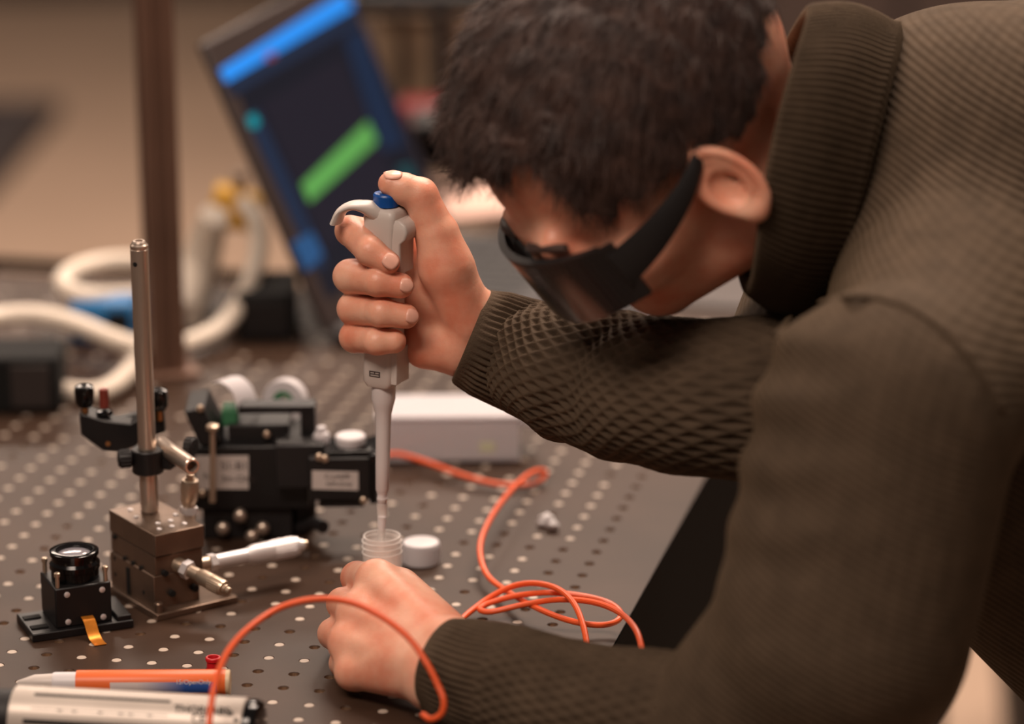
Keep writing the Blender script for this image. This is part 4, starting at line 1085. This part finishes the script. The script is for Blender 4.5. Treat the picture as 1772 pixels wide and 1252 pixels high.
PL_, FL_ = sdf_mesh(fL, *bounds(palmL, fingL), .0014)
# ---- head and neck
HS = 1.13
hF = camvec(-.74, -.66, .05).normalized(); hU0 = camvec(-.55, .74, .38); hU = (hU0 - hF * hU0.dot(hF)).normalized(); hL = hU.cross(hF).normalized()
RHD = np.stack([nv(hF), nv(hL), nv(hU)], 1)
HO = nv(C(1268, 322, 2.23)) - nv(hL) * .078 * HS
def hp_(f, l, u): return HO + RHD @ (np.array((f, l, u)) * .001 * HS)
NECK_END = nv(C(1430, 285, 2.35))
def ear_sdf(q, s):
    c = np.array((7, s * 73, 2)) * .001
    n = np.array((.45, s * .88, .12)); n /= np.linalg.norm(n)
    a = np.array((.38, s * .05, .92)); a -= n * (a @ n); a /= np.linalg.norm(a)
    b = np.cross(a, n) * (1 if s > 0 else -1)
    if b[0] > 0: b = -b
    p = (q - c) / .84; x, y, z = p @ a, p @ b - .012, p @ n - .007
    E = np.sqrt((x / .030) ** 2 + (y / .0185) ** 2) + 1e-9
    plate = np.maximum((E - 1) * .018, np.abs(z) - .0026)
    rim = np.sqrt(((E - .93) * .021) ** 2 + (z - .002) ** 2) - .0034
    lobe = np.linalg.norm(np.stack([x + .027, y + .006, z], 1) / np.array((1, 1, .6)), axis=1) - .0085
    conch = np.linalg.norm(np.stack([(x + .003) / .014, (y + .003) / .010, (z - .003) / .006], 1), axis=1) - 1
    antih = np.sqrt(((np.sqrt(((x - .002) / .019) ** 2 + ((y + .001) / .0125) ** 2) - 1) * .014) ** 2 + (z - .001) ** 2) - .0026
    base = np.linalg.norm(np.stack([x / .024, (y + .012) / .012, (z + .006) / .010], 1), axis=1) - 1
    d = smin(plate, rim, .002); d = smin(d, antih, .002); d = smin(d, lobe, .005); d = smin(d, base * .010, .006)
    return smax(d, -conch * .007, .002) * .84
def cranium(q, off=0.0):
    return el(q, np.array((.002, 0, .050)), np.array((.096, .077, .080)) + off)
def head_sdf(P):
    q = (P - HO) @ RHD / HS
    m = .001
    d = cranium(q)
    d = smin(d, el(q, np.array((40, 0, 0)) * m, np.array((48, 61, 51)) * m), .020)
    for s in (-1, 1):
        d = smin(d, rc(q, np.array((-6, s * 50, -40)) * m, np.array((54, s * 15, -46)) * m, .020, .016), .016)
        d = smin(d, el(q, np.array((66, s * 43, -10)) * m, np.array((22, 20, 18)) * m), .012)
        d = smax(d, -(np.linalg.norm(q - np.array((104, s * 32, 12)) * m, axis=1) - .0135), .008)
        d = smin(d, np.linalg.norm(q - np.array((84, s * 32, 12)) * m, axis=1) - .0125, .002)
        d = smin(d, np.linalg.norm(q - np.array((98, s * 9, -13)) * m, axis=1) - .0070, .006)
    d = smin(d, el(q, np.array((60, 0, -46)) * m, np.array((17, 22, 15)) * m), .012)
    d = smin(d, rc(q, np.array((93, -34, 27)) * m, np.array((93, 34, 27)) * m, .009, .009), .012)
    d = smin(d, rc(q, np.array((95, 0, 16)) * m, np.array((105, 0, -9)) * m, .007, .009), .009)
    d = smin(d, rc(q, np.array((75, -20, -27)) * m, np.array((82, 0, -25)) * m, .005, .006), .004)
    d = smin(d, rc(q, np.array((82, 0, -25)) * m, np.array((75, 20, -27)) * m, .006, .005), .004)
    d = smin(d, rc(q, np.array((73, -18, -34)) * m, np.array((77, 0, -35)) * m, .005, .007), .004)
    d = smin(d, rc(q, np.array((77, 0, -35)) * m, np.array((73, 18, -34)) * m, .007, .005), .004)
    ne = (NECK_END - HO) @ RHD / HS
    d = smin(d, rc(q, np.array((-28, 0, -26)) * m, ne, .052, .042), .022)
    for s in (-1, 1): d = smin(d, ear_sdf(q, s), .003)
    return d * HS
hb_lo = np.minimum(HO - .15, NECK_END - .08); hb_hi = np.maximum(HO + .16, NECK_END + .08)
PH_, FH_ = sdf_mesh(head_sdf, hb_lo, hb_hi, .0022)
# ---- hidden torso and arms under the jumper, so that the body is complete
LS, LE = nv(C(1535, 722, 2.16)), nv(C(1456, 1092, 2.165))
RS, RE = nv(C(1510, 430, 2.58)), nv(C(1390, 695, 2.34))
CH1, CH2, CH3, HIP = nv(C(1490, 300, 2.37)), nv(C(1690, 362, 2.41)), nv(C(2150, 790, 2.46)), nv(C(2440, 1010, 2.47))
def torso_in(P):
    d = rc(P, NECK_END, CH1, .050, .050); d = smin(d, rc(P, CH1, CH2, .05, .105), .02); d = smin(d, rc(P, CH2, CH3, .105, .13), .02); d = smin(d, rc(P, CH3, HIP, .13, .13), .02)
    d = smin(d, rc(P, CH2, LS, .06, .055), .02); d = smin(d, rc(P, LS, LE, .055, .045), .01); d = smin(d, rc(P, LE, b_(1270, 1270, 2.052), .040, .032), .01); d = smin(d, rc(P, b_(1270, 1270, 2.052), b_(1100, 1246, 2.076), .032, .028), .01); d = smin(d, rc(P, b_(1100, 1246, 2.076), b_(890, 1190, 2.126), .028, .024), .01)
    d = smin(d, rc(P, CH2, RS, .06, .055), .02); d = smin(d, rc(P, RS, RE, .055, .042), .01); d = smin(d, rc(P, RE, nv(C(1150, 680, 2.36)), .040, .034), .01); d = smin(d, rc(P, nv(C(1150, 680, 2.36)), a_(930, 625, 10), .034, .024), .01)
    return d
tp = np.array([NECK_END, CH1, CH2, CH3, HIP, LS, LE, RS, RE, b_(890, 1186, 2.124), a_(930, 622, 14)])
PT_, FT_ = sdf_mesh(torso_in, tp.min(0) - .15, tp.max(0) + .15, .008, newton=1)
Ps = [PH_, PR_, PL_, PT_]; Fs = [FH_, FR_, FL_, FT_]; off = 0; FF = []
for p_, f_ in zip(Ps, Fs): FF.append(f_ + off); off += len(p_)
PB = np.concatenate(Ps); FB = np.concatenate(FF)
me = mesh_from_np('person', PB, FB)
person = link('person', me, M_SKIN, None, smooth=180)
tag(person, 'man in olive knitted jumper bending over the table, pipetting with black glasses on', 'person')

# ---- nails
def nail(c, n, t, w, l, th=.0011):
    n = Vector(n).normalized(); t = Vector(t); t = (t - n * t.dot(n)).normalized(); s = n.cross(t)
    b = MB(); K = 7; vs = []; fs = []
    for i in range(K):
        y = -1 + 2 * i / (K - 1)
        for j in range(K):
            x = -1 + 2 * j / (K - 1)
            sh = (1 - .12 * max(0, abs(y) - .4)) 
            ex = x * math.sqrt(1 - .42 * y * y); ey = y * math.sqrt(1 - .42 * x * x)
            vs.append(Vector(c) + t * (l * ey) + s * (w * ex) + n * (th - .0016 * x * x - .0006 * y * y))
    for i in range(K - 1):
        for j in range(K - 1): fs.append((i * K + j, i * K + j + 1, (i + 1) * K + j + 1, (i + 1) * K + j))
    b.add(vs, fs); o = obj('fingernail', b, M_NAIL, person, smooth=180)
    md = o.modifiers.new('solid', 'SOLIDIFY'); md.thickness = .0008; md.offset = -1
def tip_nail(p, r, n, t, w=.0052, l=.0055): nail(Vector(p) + Vector(n).normalized() * (r * .93), n, t, w, l)
cv = -_F
tip_nail(fing[0][3][0], .0080, cv * 1.0 + _R * .25 - _D * .1, Vector(fing[0][3][0] - fing[0][2][0]))
tip_nail(fing[1][3][0], .0086, cv * .9 + _R * .55, Vector(fing[1][3][0] - fing[1][2][0]))
tip_nail(fing[2][3][0], .0084, cv * .85 + _R * .6, Vector(fing[2][3][0] - fing[2][2][0]))
tip_nail(fing[4][4][0] * .75 + fing[4][3][0] * .25, .0096, -_D * .8 + cv * .55, Vector(fing[4][4][0] - fing[4][3][0]), .0058, .0065)

# ---- hair
hx = np.array((-130, -95, -68, -45, -25, -12, 0, 20, 45, 66, 72, 76, 95, 130)) * .001
hy = np.array((84, 66, 50, 28, 12, 32, 37, 29, 26, 30, 40, 80, 77, 80)) * .001
def hair_sdf(P):
    q = (P - HO) @ RHD / HS
    v = el(q, np.array((-.006, 0, .056)), np.array((.110, .0845, .087)))
    v = smin(v, el(q, np.array((.026, 0, .096)), np.array((.050, .060, .045))), .02)
    v = smin(v, el(q, np.array((.079, -.002, .090)), np.array((.020, .046, .020))), .02)
    nz = .0016 * np.sin(q[:, 0] * 210 + q[:, 1] * 120) * np.sin(q[:, 1] * 240 + q[:, 2] * 90) + .0012 * np.sin(q[:, 0] * 520 + 2 * np.sin(q[:, 2] * 300)) * np.sin(q[:, 1] * 480)
    line = np.interp(q[:, 0], hx, hy) + .004 * np.sin(q[:, 0] * 400) + .003 * np.sin(q[:, 1] * 300)
    return smax(v + nz, line - q[:, 2], .007) * HS
PHR, FHR = sdf_mesh(hair_sdf, HO - .17, HO + .18, .003)
NH_ = normals_of(PHR, FHR)
qh = (PHR - HO) @ RHD / HS
# strands
selr = np.where(cranium(qh) > .004)[0]
sel = rng.choice(selr, 22000)
base = PHR[sel] - NH_[sel] * .001; nn = NH_[sel]
ql = qh[sel]
comb = np.stack([np.full(len(sel), .8), np.sign(ql[:, 1]) * .25, -np.clip(1.2 - ql[:, 2] * 9, .1, 1.2)], 1) + rng.normal(0, .28, (len(sel), 3))
comb = comb @ RHD.T; comb -= nn * (comb * nn).sum(1, keepdims=True); comb /= np.linalg.norm(comb, axis=1, keepdims=True) + 1e-9
Ls = (.009 + .012 * rng.random(len(sel))) * np.where(ql[:, 0] > .06, 1.15, 1.0) * np.where(ql[:, 2] < .03, .45, 1)
sd = np.cross(nn, comb); w0 = .0003
p1 = base + (comb * .6 + nn * .24) * Ls[:, None] * .6; p2 = base + (comb * 1.0 + nn * .20) * Ls[:, None]
SV = np.stack([base - sd * w0, base + sd * w0, p1 - sd * w0 * .8, p1 + sd * w0 * .8, p2 - sd * w0 * .2, p2 + sd * w0 * .2], 1).reshape(-1, 3)
k6 = np.arange(len(sel))[:, None] * 6
SF = np.concatenate([k6 + np.array([[0, 1, 3, 2]]), k6 + np.array([[2, 3, 5, 4]])])
hm = mesh_from_np('hair', np.concatenate([PHR, SV]), np.concatenate([FHR, SF + len(PHR)]))
M_HAIR = mat('dark_brown_hair', (46, 29, 25), .6, rgb2=(70, 47, 39), scale=60, bump=.5, bscale=260, stretch=(1, 1, 1), sheen=.1)
hair = link('hair', hm, M_HAIR, person, smooth=180); hair['label'] = 'short dark brown hair'
# eyebrows and eyes (mostly hidden by the glasses)
for s in (-1, 1):
    b = MB(); pts = [Vector(hp_(*p)) for p in ((101, s * 12, 27), (103, s * 24, 31), (98, s * 38, 30), (90, s * 48, 26))]
    b.tube(pts, .003, 8); obj('eyebrow', b, M_HAIR, person)
    b = MB(); c = Vector(hp_(86, s * 32, 12)); b.ell(c, (.0118, .0118, .0118), 20, 14); e = obj('eyeball', b, mat('eye_white', (220, 210, 205), .2), person)
    b = MB(); b.lathe([(.0058, 0), (.004, .0012), (.0004, .0016)], c + hF * .0112, hF, n=20); obj('iris', b, mat('iris_brown', (60, 40, 30), .2), e)

# ================================================================== JUMPER
def knit_mat(name, rgb, kind, fx, fy, dist, d1, d2):
    m = bpy.data.materials.new(name); m.use_nodes = True; nt = m.node_tree; b = nt.nodes['Principled BSDF']
    b.inputs['Roughness'].default_value = .9; b.inputs['Specular IOR Level'].default_value = .15; b.inputs['Sheen Weight'].default_value = .12
    b.inputs['Sheen Roughness'].default_value = .5; b.inputs['Sheen Tint'].default_value = lin((190, 160, 120))
    tc = nt.nodes.new('ShaderNodeTexCoord')
    n1 = nt.nodes.new('ShaderNodeTexNoise'); n1.inputs['Scale'].default_value = 60; n1.inputs['Detail'].default_value = 6
    nt.links.new(tc.outputs['Object'], n1.inputs['Vector'])
    r = nt.nodes.new('ShaderNodeValToRGB'); c = lin(rgb)
    r.color_ramp.elements[0].position = .3; r.color_ramp.elements[1].position = .7
    r.color_ramp.elements[0].color = tuple(x * .82 for x in c[:3]) + (1,); r.color_ramp.elements[1].color = tuple(x * 1.15 for x in c[:3]) + (1,)
    nt.links.new(n1.outputs['Fac'], r.inputs[0]); nt.links.new(r.outputs[0], b.inputs['Base Color'])
    bp = nt.nodes.new('ShaderNodeBump'); bp.inputs['Strength'].default_value = 1.0; bp.inputs['Distance'].default_value = dist
    if kind == 'fuzz':
        n2 = nt.nodes.new('ShaderNodeTexNoise'); n2.inputs['Scale'].default_value = 900; n2.inputs['Detail'].default_value = 3
        nt.links.new(tc.outputs['Object'], n2.inputs['Vector']); nt.links.new(n2.outputs['Fac'], bp.inputs['Height'])
    else:
        def wave(d, freq):
            dp = nt.nodes.new('ShaderNodeVectorMath'); dp.operation = 'DOT_PRODUCT'; dp.inputs[1].default_value = tuple(Vector(d).normalized() * freq)
            nz = nt.nodes.new('ShaderNodeTexNoise'); nz.inputs['Scale'].default_value = 9; nz.inputs['Detail'].default_value = 1
            nt.links.new(tc.outputs['Object'], nz.inputs['Vector'])
            ma = nt.nodes.new('ShaderNodeMath'); ma.operation = 'MULTIPLY_ADD'; ma.inputs[1].default_value = 9.0
            nt.links.new(tc.outputs['Object'], dp.inputs[0]); nt.links.new(nz.outputs['Fac'], ma.inputs[0]); nt.links.new(dp.outputs['Value'], ma.inputs[2])
            sn_ = nt.nodes.new('ShaderNodeMath'); sn_.operation = 'SINE'; nt.links.new(ma.outputs[0], sn_.inputs[0]); return sn_
        w1, w2 = wave(d1, fx), wave(d2, fy)
        mx = nt.nodes.new('ShaderNodeMath'); mx.operation = 'MULTIPLY_ADD'; mx.inputs[1].default_value = .4; nt.links.new(w2.outputs[0], mx.inputs[0]); nt.links.new(w1.outputs[0], mx.inputs[2])
        nt.links.new(mx.outputs[0], bp.inputs['Height'])
    nt.links.new(bp.outputs[0], b.inputs['Normal'])
    return m
OLIVE = (76, 63, 51)
M_KNIT = knit_mat('olive_knit', OLIVE, 'weave', 2 * math.pi / .0046, 2 * math.pi / .0090, .00032, camvec(.45, .85, .3), camvec(.9, -.15, .4))
M_WOOL = knit_mat('olive_wool', OLIVE, 'fuzz', 0, 0, .0006, None, None)

def torso_sdf(P):
    d = rc(P, CH1, CH2, .066, .139); d = smin(d, rc(P, CH2, CH3, .139, .172), .03); d = smin(d, rc(P, CH3, HIP, .172, .165), .03)
    d = smin(d, rc(P, CH2 + nv(camvec(0, -.03, .02)), LS + nv(camvec(.025, .015, -.02)), .095, .070), .03)
    d = smin(d, rc(P, nv(C(1860, 760, 2.43)), nv(C(2220, 1060, 2.45)), .150, .170), .03)
    d = smin(d, rc(P, CH2, RS, .11, .078), .03)
    d = smin(d, rc(P, RS, RE, .076, .062), .012)
    arm = rc(P, LS, LE, .080, .079)
    ab = LE - LS; t = ((P - LS) @ ab) / (ab @ ab)
    arm = arm + .0030 * np.sin(t * 22 + (P[:, 0] - LS[0]) * 30) * np.exp(-((P @ nv(_R) - LS @ nv(_R) + .075) / .04) ** 2) * np.clip(1.2 - t, 0, 1)
    arm = smin(arm, rc(P, LE, nv(A(1240, 1268, 2.052)), .074, .052), .005)
    d = smin(d, arm, .007)
    return d
sp_ = np.array([CH1, CH2, CH3, HIP, LS, LE, RS, RE, nv(A(1240, 1268, 2.052))])
PS, FS = sdf_mesh(torso_sdf, sp_.min(0) - .19, sp_.max(0) + .19, .0055)
sm_ = mesh_from_np('jumper', PS, FS)
jump = link('jumper', sm_, M_KNIT, person, smooth=180); jump['label'] = 'olive brown knitted jumper'

def on_jumper(u, v):                # where a line of sight meets the jumper surface
    d = nv(ray(u, v)); d /= np.linalg.norm(d); t = 1.7
    for _ in range(60):
        q = torso_sdf((nv(CAM) + d * t)[None])[0]
        t += q * .8
        if abs(q) < 2e-4: break
    return Vector(nv(CAM) + d * t)
b = MB(); b.tube([on_jumper(u, v) for u, v in ((1345, 580), (1370, 548), (1410, 525), (1460, 514), (1515, 516), (1570, 532), (1620, 562), (1665, 604), (1705, 656), (1735, 712))], .0022, 8, res=5)
seam = obj('shoulder_seam', b, M_KNIT, jump, smooth=180)

def sleeve(name, path, cuff, nrib, nw, amp, mat_, step=.0013, nseg=360, ush=.014, folds=None):
    P = smooth_path([p for p, r in path], 24); R_ = np.interp(np.linspace(0, 1, len(P)), np.linspace(0, 1, len(path)), [r for p, r in path])
    Pn = np.array([nv(p) for p in P]); sl = np.r_[0, np.cumsum(np.linalg.norm(np.diff(Pn, axis=0), axis=1))]
    s = np.arange(0, sl[-1], step)
    Cn = np.stack([np.interp(s, sl, Pn[:, k]) for k in range(3)], 1); Rn = np.interp(s, sl, R_)
    # smooth the centre line a little
    T = np.gradient(Cn, axis=0); 
    for _ in range(12): T[1:-1] = (T[:-2] + T[1:-1] * 2 + T[2:]) / 4
    T /= np.linalg.norm(T, axis=1, keepdims=True)
    tocam = nv(CAM) - Cn; N = tocam - T * (tocam * T).sum(1, keepdims=True); N /= np.linalg.norm(N, axis=1, keepdims=True); Bn = np.cross(T, N)
    th = np.arange(nseg) * 2 * np.pi / nseg
    S, TH_ = np.meshgrid(s, th, indexing='ij')
    rib = .5 + .5 * np.cos(TH_ * nrib); rib = rib ** .7
    u = S / ush; v = TH_ * nw / (2 * np.pi)
    rd_ = lambda x: np.clip(1 - np.abs(2 * (x - np.floor(x)) - 1) * 1.25, 0, 1)
    waf = np.maximum(rd_(u + v), rd_(u - v)) ** .8
    bl = np.clip((S - cuff) / .012, 0, 1)
    disp = amp * .8 * rib * (1 - bl) * np.clip((S - .003) / .012, 0, 1) + amp * waf * bl
    disp = disp + .0006 * bl * np.sin(S * 95 + 2.2 * np.sin(TH_ * 2 + S * 20)) + .0008 * np.sin(TH_ * 5 + S * 60)
    if folds is not None: disp = disp + folds(S, TH_)
    lip = np.clip(S / .003, 0, 1) ** .5
    rad = Rn[:, None] - .0015 * (1 - lip) + disp * np.clip(S / .002, .2, 1)
    V = Cn[:, None, :] + N[:, None, :] * (rad * np.cos(TH_))[..., None] + Bn[:, None, :] * (rad * np.sin(TH_))[..., None]
    rings = [V]
    # inside of the cuff
    ins = []
    for k, (si, rr) in enumerate(((18, -.0045), (10, -.0042), (4, -.0040), (1, -.0036), (0, -.0022))):
        ins.append(Cn[si][None, :] + N[si][None, :] * ((Rn[si] + rr) * np.cos(th))[:, None] + Bn[si][None, :] * ((Rn[si] + rr) * np.sin(th))[:, None])
    V = np.concatenate([np.array(ins), V], 0)
    nr = V.shape[0]; idx = np.arange(nr * nseg).reshape(nr, nseg)
    q = np.stack([idx[:-1], np.roll(idx[:-1], -1, 1), np.roll(idx[1:], -1, 1), idx[1:]], -1).reshape(-1, 4)
    me = mesh_from_np(name, V.reshape(-1, 3), q)
    bm = bmesh.new(); bm.from_mesh(me); bmesh.ops.recalc_face_normals(bm, faces=bm.faces); bm.to_mesh(me); bm.free()
    return link(name, me, mat_, jump, smooth=180)
def foldR(S, TH_):
    g = lambda s0, a, w: np.exp(-(((S - s0) + a * np.sin(TH_)) / w) ** 2)
    return .0012 * g(.125, .02, .008) - .0012 * g(.142, .02, .006) + .0012 * g(.165, .015, .008)
pathR = [(Vector(a_(814, 579, 8)), .0350), (Vector(a_(862, 599, 6)), .0362), (Vector(a_(920, 622, 0)), .0385), (C(1000, 650, 2.405), .0425), (C(1090, 672, 2.375), .0470),
         (C(1190, 684, 2.340), .0490), (C(1290, 690, 2.325), .0510), (Vector(RE), .053)]
sleeve('sleeve', pathR, .042, 48, 30, .0029, M_WOOL, folds=foldR)
pathL = [(Vector(b_(768, 1152, 2.160)), .0330), (Vector(b_(820, 1170, 2.146)), .0345), (Vector(b_(900, 1192, 2.124)), .0372), (Vector(b_(1000, 1222, 2.096)), .0395), (Vector(b_(1100, 1244, 2.076)), .0420), (Vector(b_(1190, 1260, 2.062)), .0460), (Vector(b_(1260, 1266, 2.055)), .0490)]
sleeve('sleeve', pathL, .046, 52, 34, .0024, M_WOOL, ush=.016)

# collar: ribbed standing band round the neck
def collar():
    Rc, Bc = nv(C(1345, 258, 2.30)), nv(C(1500, 296, 2.37))
    mj0, mn0 = nv(camvec(-.21, -.98, 0)) * .090, nv(camvec(.05, 0, .99)) * .076
    mj1, mn1 = nv(camvec(-.22, -.975, 0)) * .098, nv(camvec(-.06, 0, .995)) * .090
    nrib, seg = 130, 1040
    th = np.arange(seg) * 2 * np.pi / seg
    prof = [(.30, -.010), (.15, -.009), (.04, -.008), (.0, -.0062), (-.02, -.003), (-.022, 0), (-.01, .003)] + [(t, .004 + .006 * math.sin(math.pi * min(1, t * 1.1))) for t in np.linspace(.03, 1.0, 26)] + [(1.06, -.004), (1.08, -.02)]
    rows = []
    for t, o in prof:
        c = Rc + (Bc - Rc) * t; mj = mj0 + (mj1 - mj0) * t; mn = mn0 + (mn1 - mn0) * t
        dirv = mj[None] * np.cos(th)[:, None] + mn[None] * np.sin(th)[:, None]
        ln = np.linalg.norm(dirv, axis=1, keepdims=True)
        rib = .0011 * (.5 + .5 * np.cos(th * nrib)) * (1 if o > -.001 else .3)
        wob = .003 * np.sin(th * 3 + 1.0) * t
        bow = nv(camvec(-1, -.1, 0))[None] * (.012 * np.sin(th) ** 2 * (1 - .75 * min(1, max(0, t))))[:, None]
        rows.append(c + bow + dirv * (1 + (o + rib + wob)[:, None] / ln))
    V = np.array(rows); nr = len(rows); idx = np.arange(nr * seg).reshape(nr, seg)
    q = np.stack([idx[:-1], np.roll(idx[:-1], -1, 1), np.roll(idx[1:], -1, 1), idx[1:]], -1).reshape(-1, 4)
    me = mesh_from_np('collar', V.reshape(-1, 3), q)
    bm = bmesh.new(); bm.from_mesh(me); bmesh.ops.recalc_face_normals(bm, faces=bm.faces); bm.to_mesh(me); bm.free()
    return link('collar', me, M_WOOL, jump, smooth=180)
collar()
# trousers and shoes (outside the frame, standing on the floor)
def trous(P):
    d = rc(P, HIP + np.array((-.02, 0, .02)), HIP + np.array((.05, 0, -.06)), .150, .150)
    for s in (-1, 1):
        k = HIP + np.array((.02, s * .10, -.45)); a = np.array((HIP[0] + .10, HIP[1] + s * .12, FLOOR_Z + .07))
        d = smin(d, rc(P, HIP + np.array((.05, s * .08, -.06)), k, .098, .072), .02); d = smin(d, rc(P, k, a, .070, .058), .02)
    return d
PQ, FQ = sdf_mesh(trous, np.array((HIP[0] - .25, HIP[1] - .3, FLOOR_Z - .02)), HIP + .25, .010)
link('trousers', mesh_from_np('trousers', PQ, FQ), mat('dark_trousers', (34, 32, 36), .85, var=.1, scale=40, bump=.3, bscale=500), person, smooth=180)
for s in (-1, 1):
    x, y = HIP[0] + .10, HIP[1] + s * .12
    def shoe(P, x=x, y=y):
        d = rc(P, np.array((x + .04, y, FLOOR_Z + .045)), np.array((x - .16, y, FLOOR_Z + .036)), .044, .036)
        return smax(d, FLOOR_Z + .001 - P[:, 2], .004)
    P9, F9 = sdf_mesh(shoe, (x - .25, y - .08, FLOOR_Z - .02), (x + .12, y + .08, FLOOR_Z + .12), .008)
    link('shoe', mesh_from_np('shoe', P9, F9), M_BLKP, person, smooth=180)

# ================================================================== SAFETY GLASSES
gl = thing('safety_glasses', 'black wraparound safety glasses worn by the man', 'glasses', Vector(hp_(98, 0, 8)))
def gp(f, l, u): return Vector(hp_(f, l, u))
def gfront(a, u, off=0.0):          # a: -1..1 across, curved front
    ang_ = a * 1.02
    return gp(38 + (70 + off) * math.cos(ang_) * 1.0 + 4, (82 + off) * math.sin(ang_), u)
def shell(name, a0, a1, uf0, uf1, th, m, na=36, nu=7):
    b = MB(); vs = []; fs = []
    for i in range(na + 1):
        a = a0 + (a1 - a0) * i / na
        for j in range(nu + 1):
            u = uf0(a) + (uf1(a) - uf0(a)) * j / nu; vs.append(gfront(a, u, 3.0))
    n1 = len(vs)
    for i in range(na + 1):
        a = a0 + (a1 - a0) * i / na
        for j in range(nu + 1):
            u = uf0(a) + (uf1(a) - uf0(a)) * j / nu; vs.append(gfront(a, u, 3.0 - th))
    W_ = nu + 1
    for i in range(na):
        for j in range(nu):
            k = i * W_ + j; fs.append((k, k + 1, k + W_ + 1, k + W_)); fs.append((n1 + k, n1 + k + W_, n1 + k + W_ + 1, n1 + k + 1))
    for i in range(na):
        for j in (0, nu): k = i * W_ + j; fs.append((k, k + W_, n1 + k + W_, n1 + k))
    for j in range(nu):
        for i in (0, na): k = i * W_ + j; fs.append((k, k + 1, n1 + k + 1, n1 + k))
    b.add(vs, fs); return obj(name, b, m, gl, True, smooth=60)
low = lambda a: -20 + 4 * abs(a) ** 2 + 4 * math.exp(-(a / .12) ** 2)
hi_ = lambda a: 24 - 4 * abs(a) ** 2
M_TINT = mat('tinted_lens', (26, 22, 24), .18, trans=.06, ior=1.45)
shell('lens', -.98, .98, low, hi_, 2.2, M_TINT)
shell('brow_bar', -1.0, 1.0, lambda a: hi_(a) - 6, lambda a: hi_(a) + 3, 4.5, M_BLKP)
shell('side_shield', .72, 1.12, lambda a: -16, lambda a: 22, 4.0, M_BLKP, 10)
shell('side_shield', -1.12, -.72, lambda a: -16, lambda a: 22, 4.0, M_BLKP, 10)
for s in (-1, 1):
    pts = [(78, s * 75, 6), (52, s * 80.5, 10), (28, s * 81.5, 16), (12, s * 81, 23), (0, s * 79, 29), (-16, s * 76, 26)]
    hs = [14, 11.5, 8.5, 6.5, 5, 4]; P9 = smooth_path([gp(*p) for p in pts], 5); hh = np.interp(np.linspace(0, 1, len(P9)), np.linspace(0, 1, len(hs)), hs) * .001
    b = MB(); vs = []; fs = []
    for i, p in enumerate(P9):
        for k in range(10):
            a = 2 * math.pi * k / 10; vs.append(p + hU * (hh[i] * math.sin(a)) + hL * (.0022 * math.cos(a)))
    for i in range(len(P9) - 1):
        for k in range(10): fs.append((i * 10 + k, i * 10 + (k + 1) % 10, i * 10 + 10 + (k + 1) % 10, i * 10 + 10 + k))
    fs += [tuple(reversed(range(10))), tuple(range(len(vs) - 10, len(vs)))]
    b.add(vs, fs); obj('temple_arm', b, M_BLKP, gl, True, smooth=60)
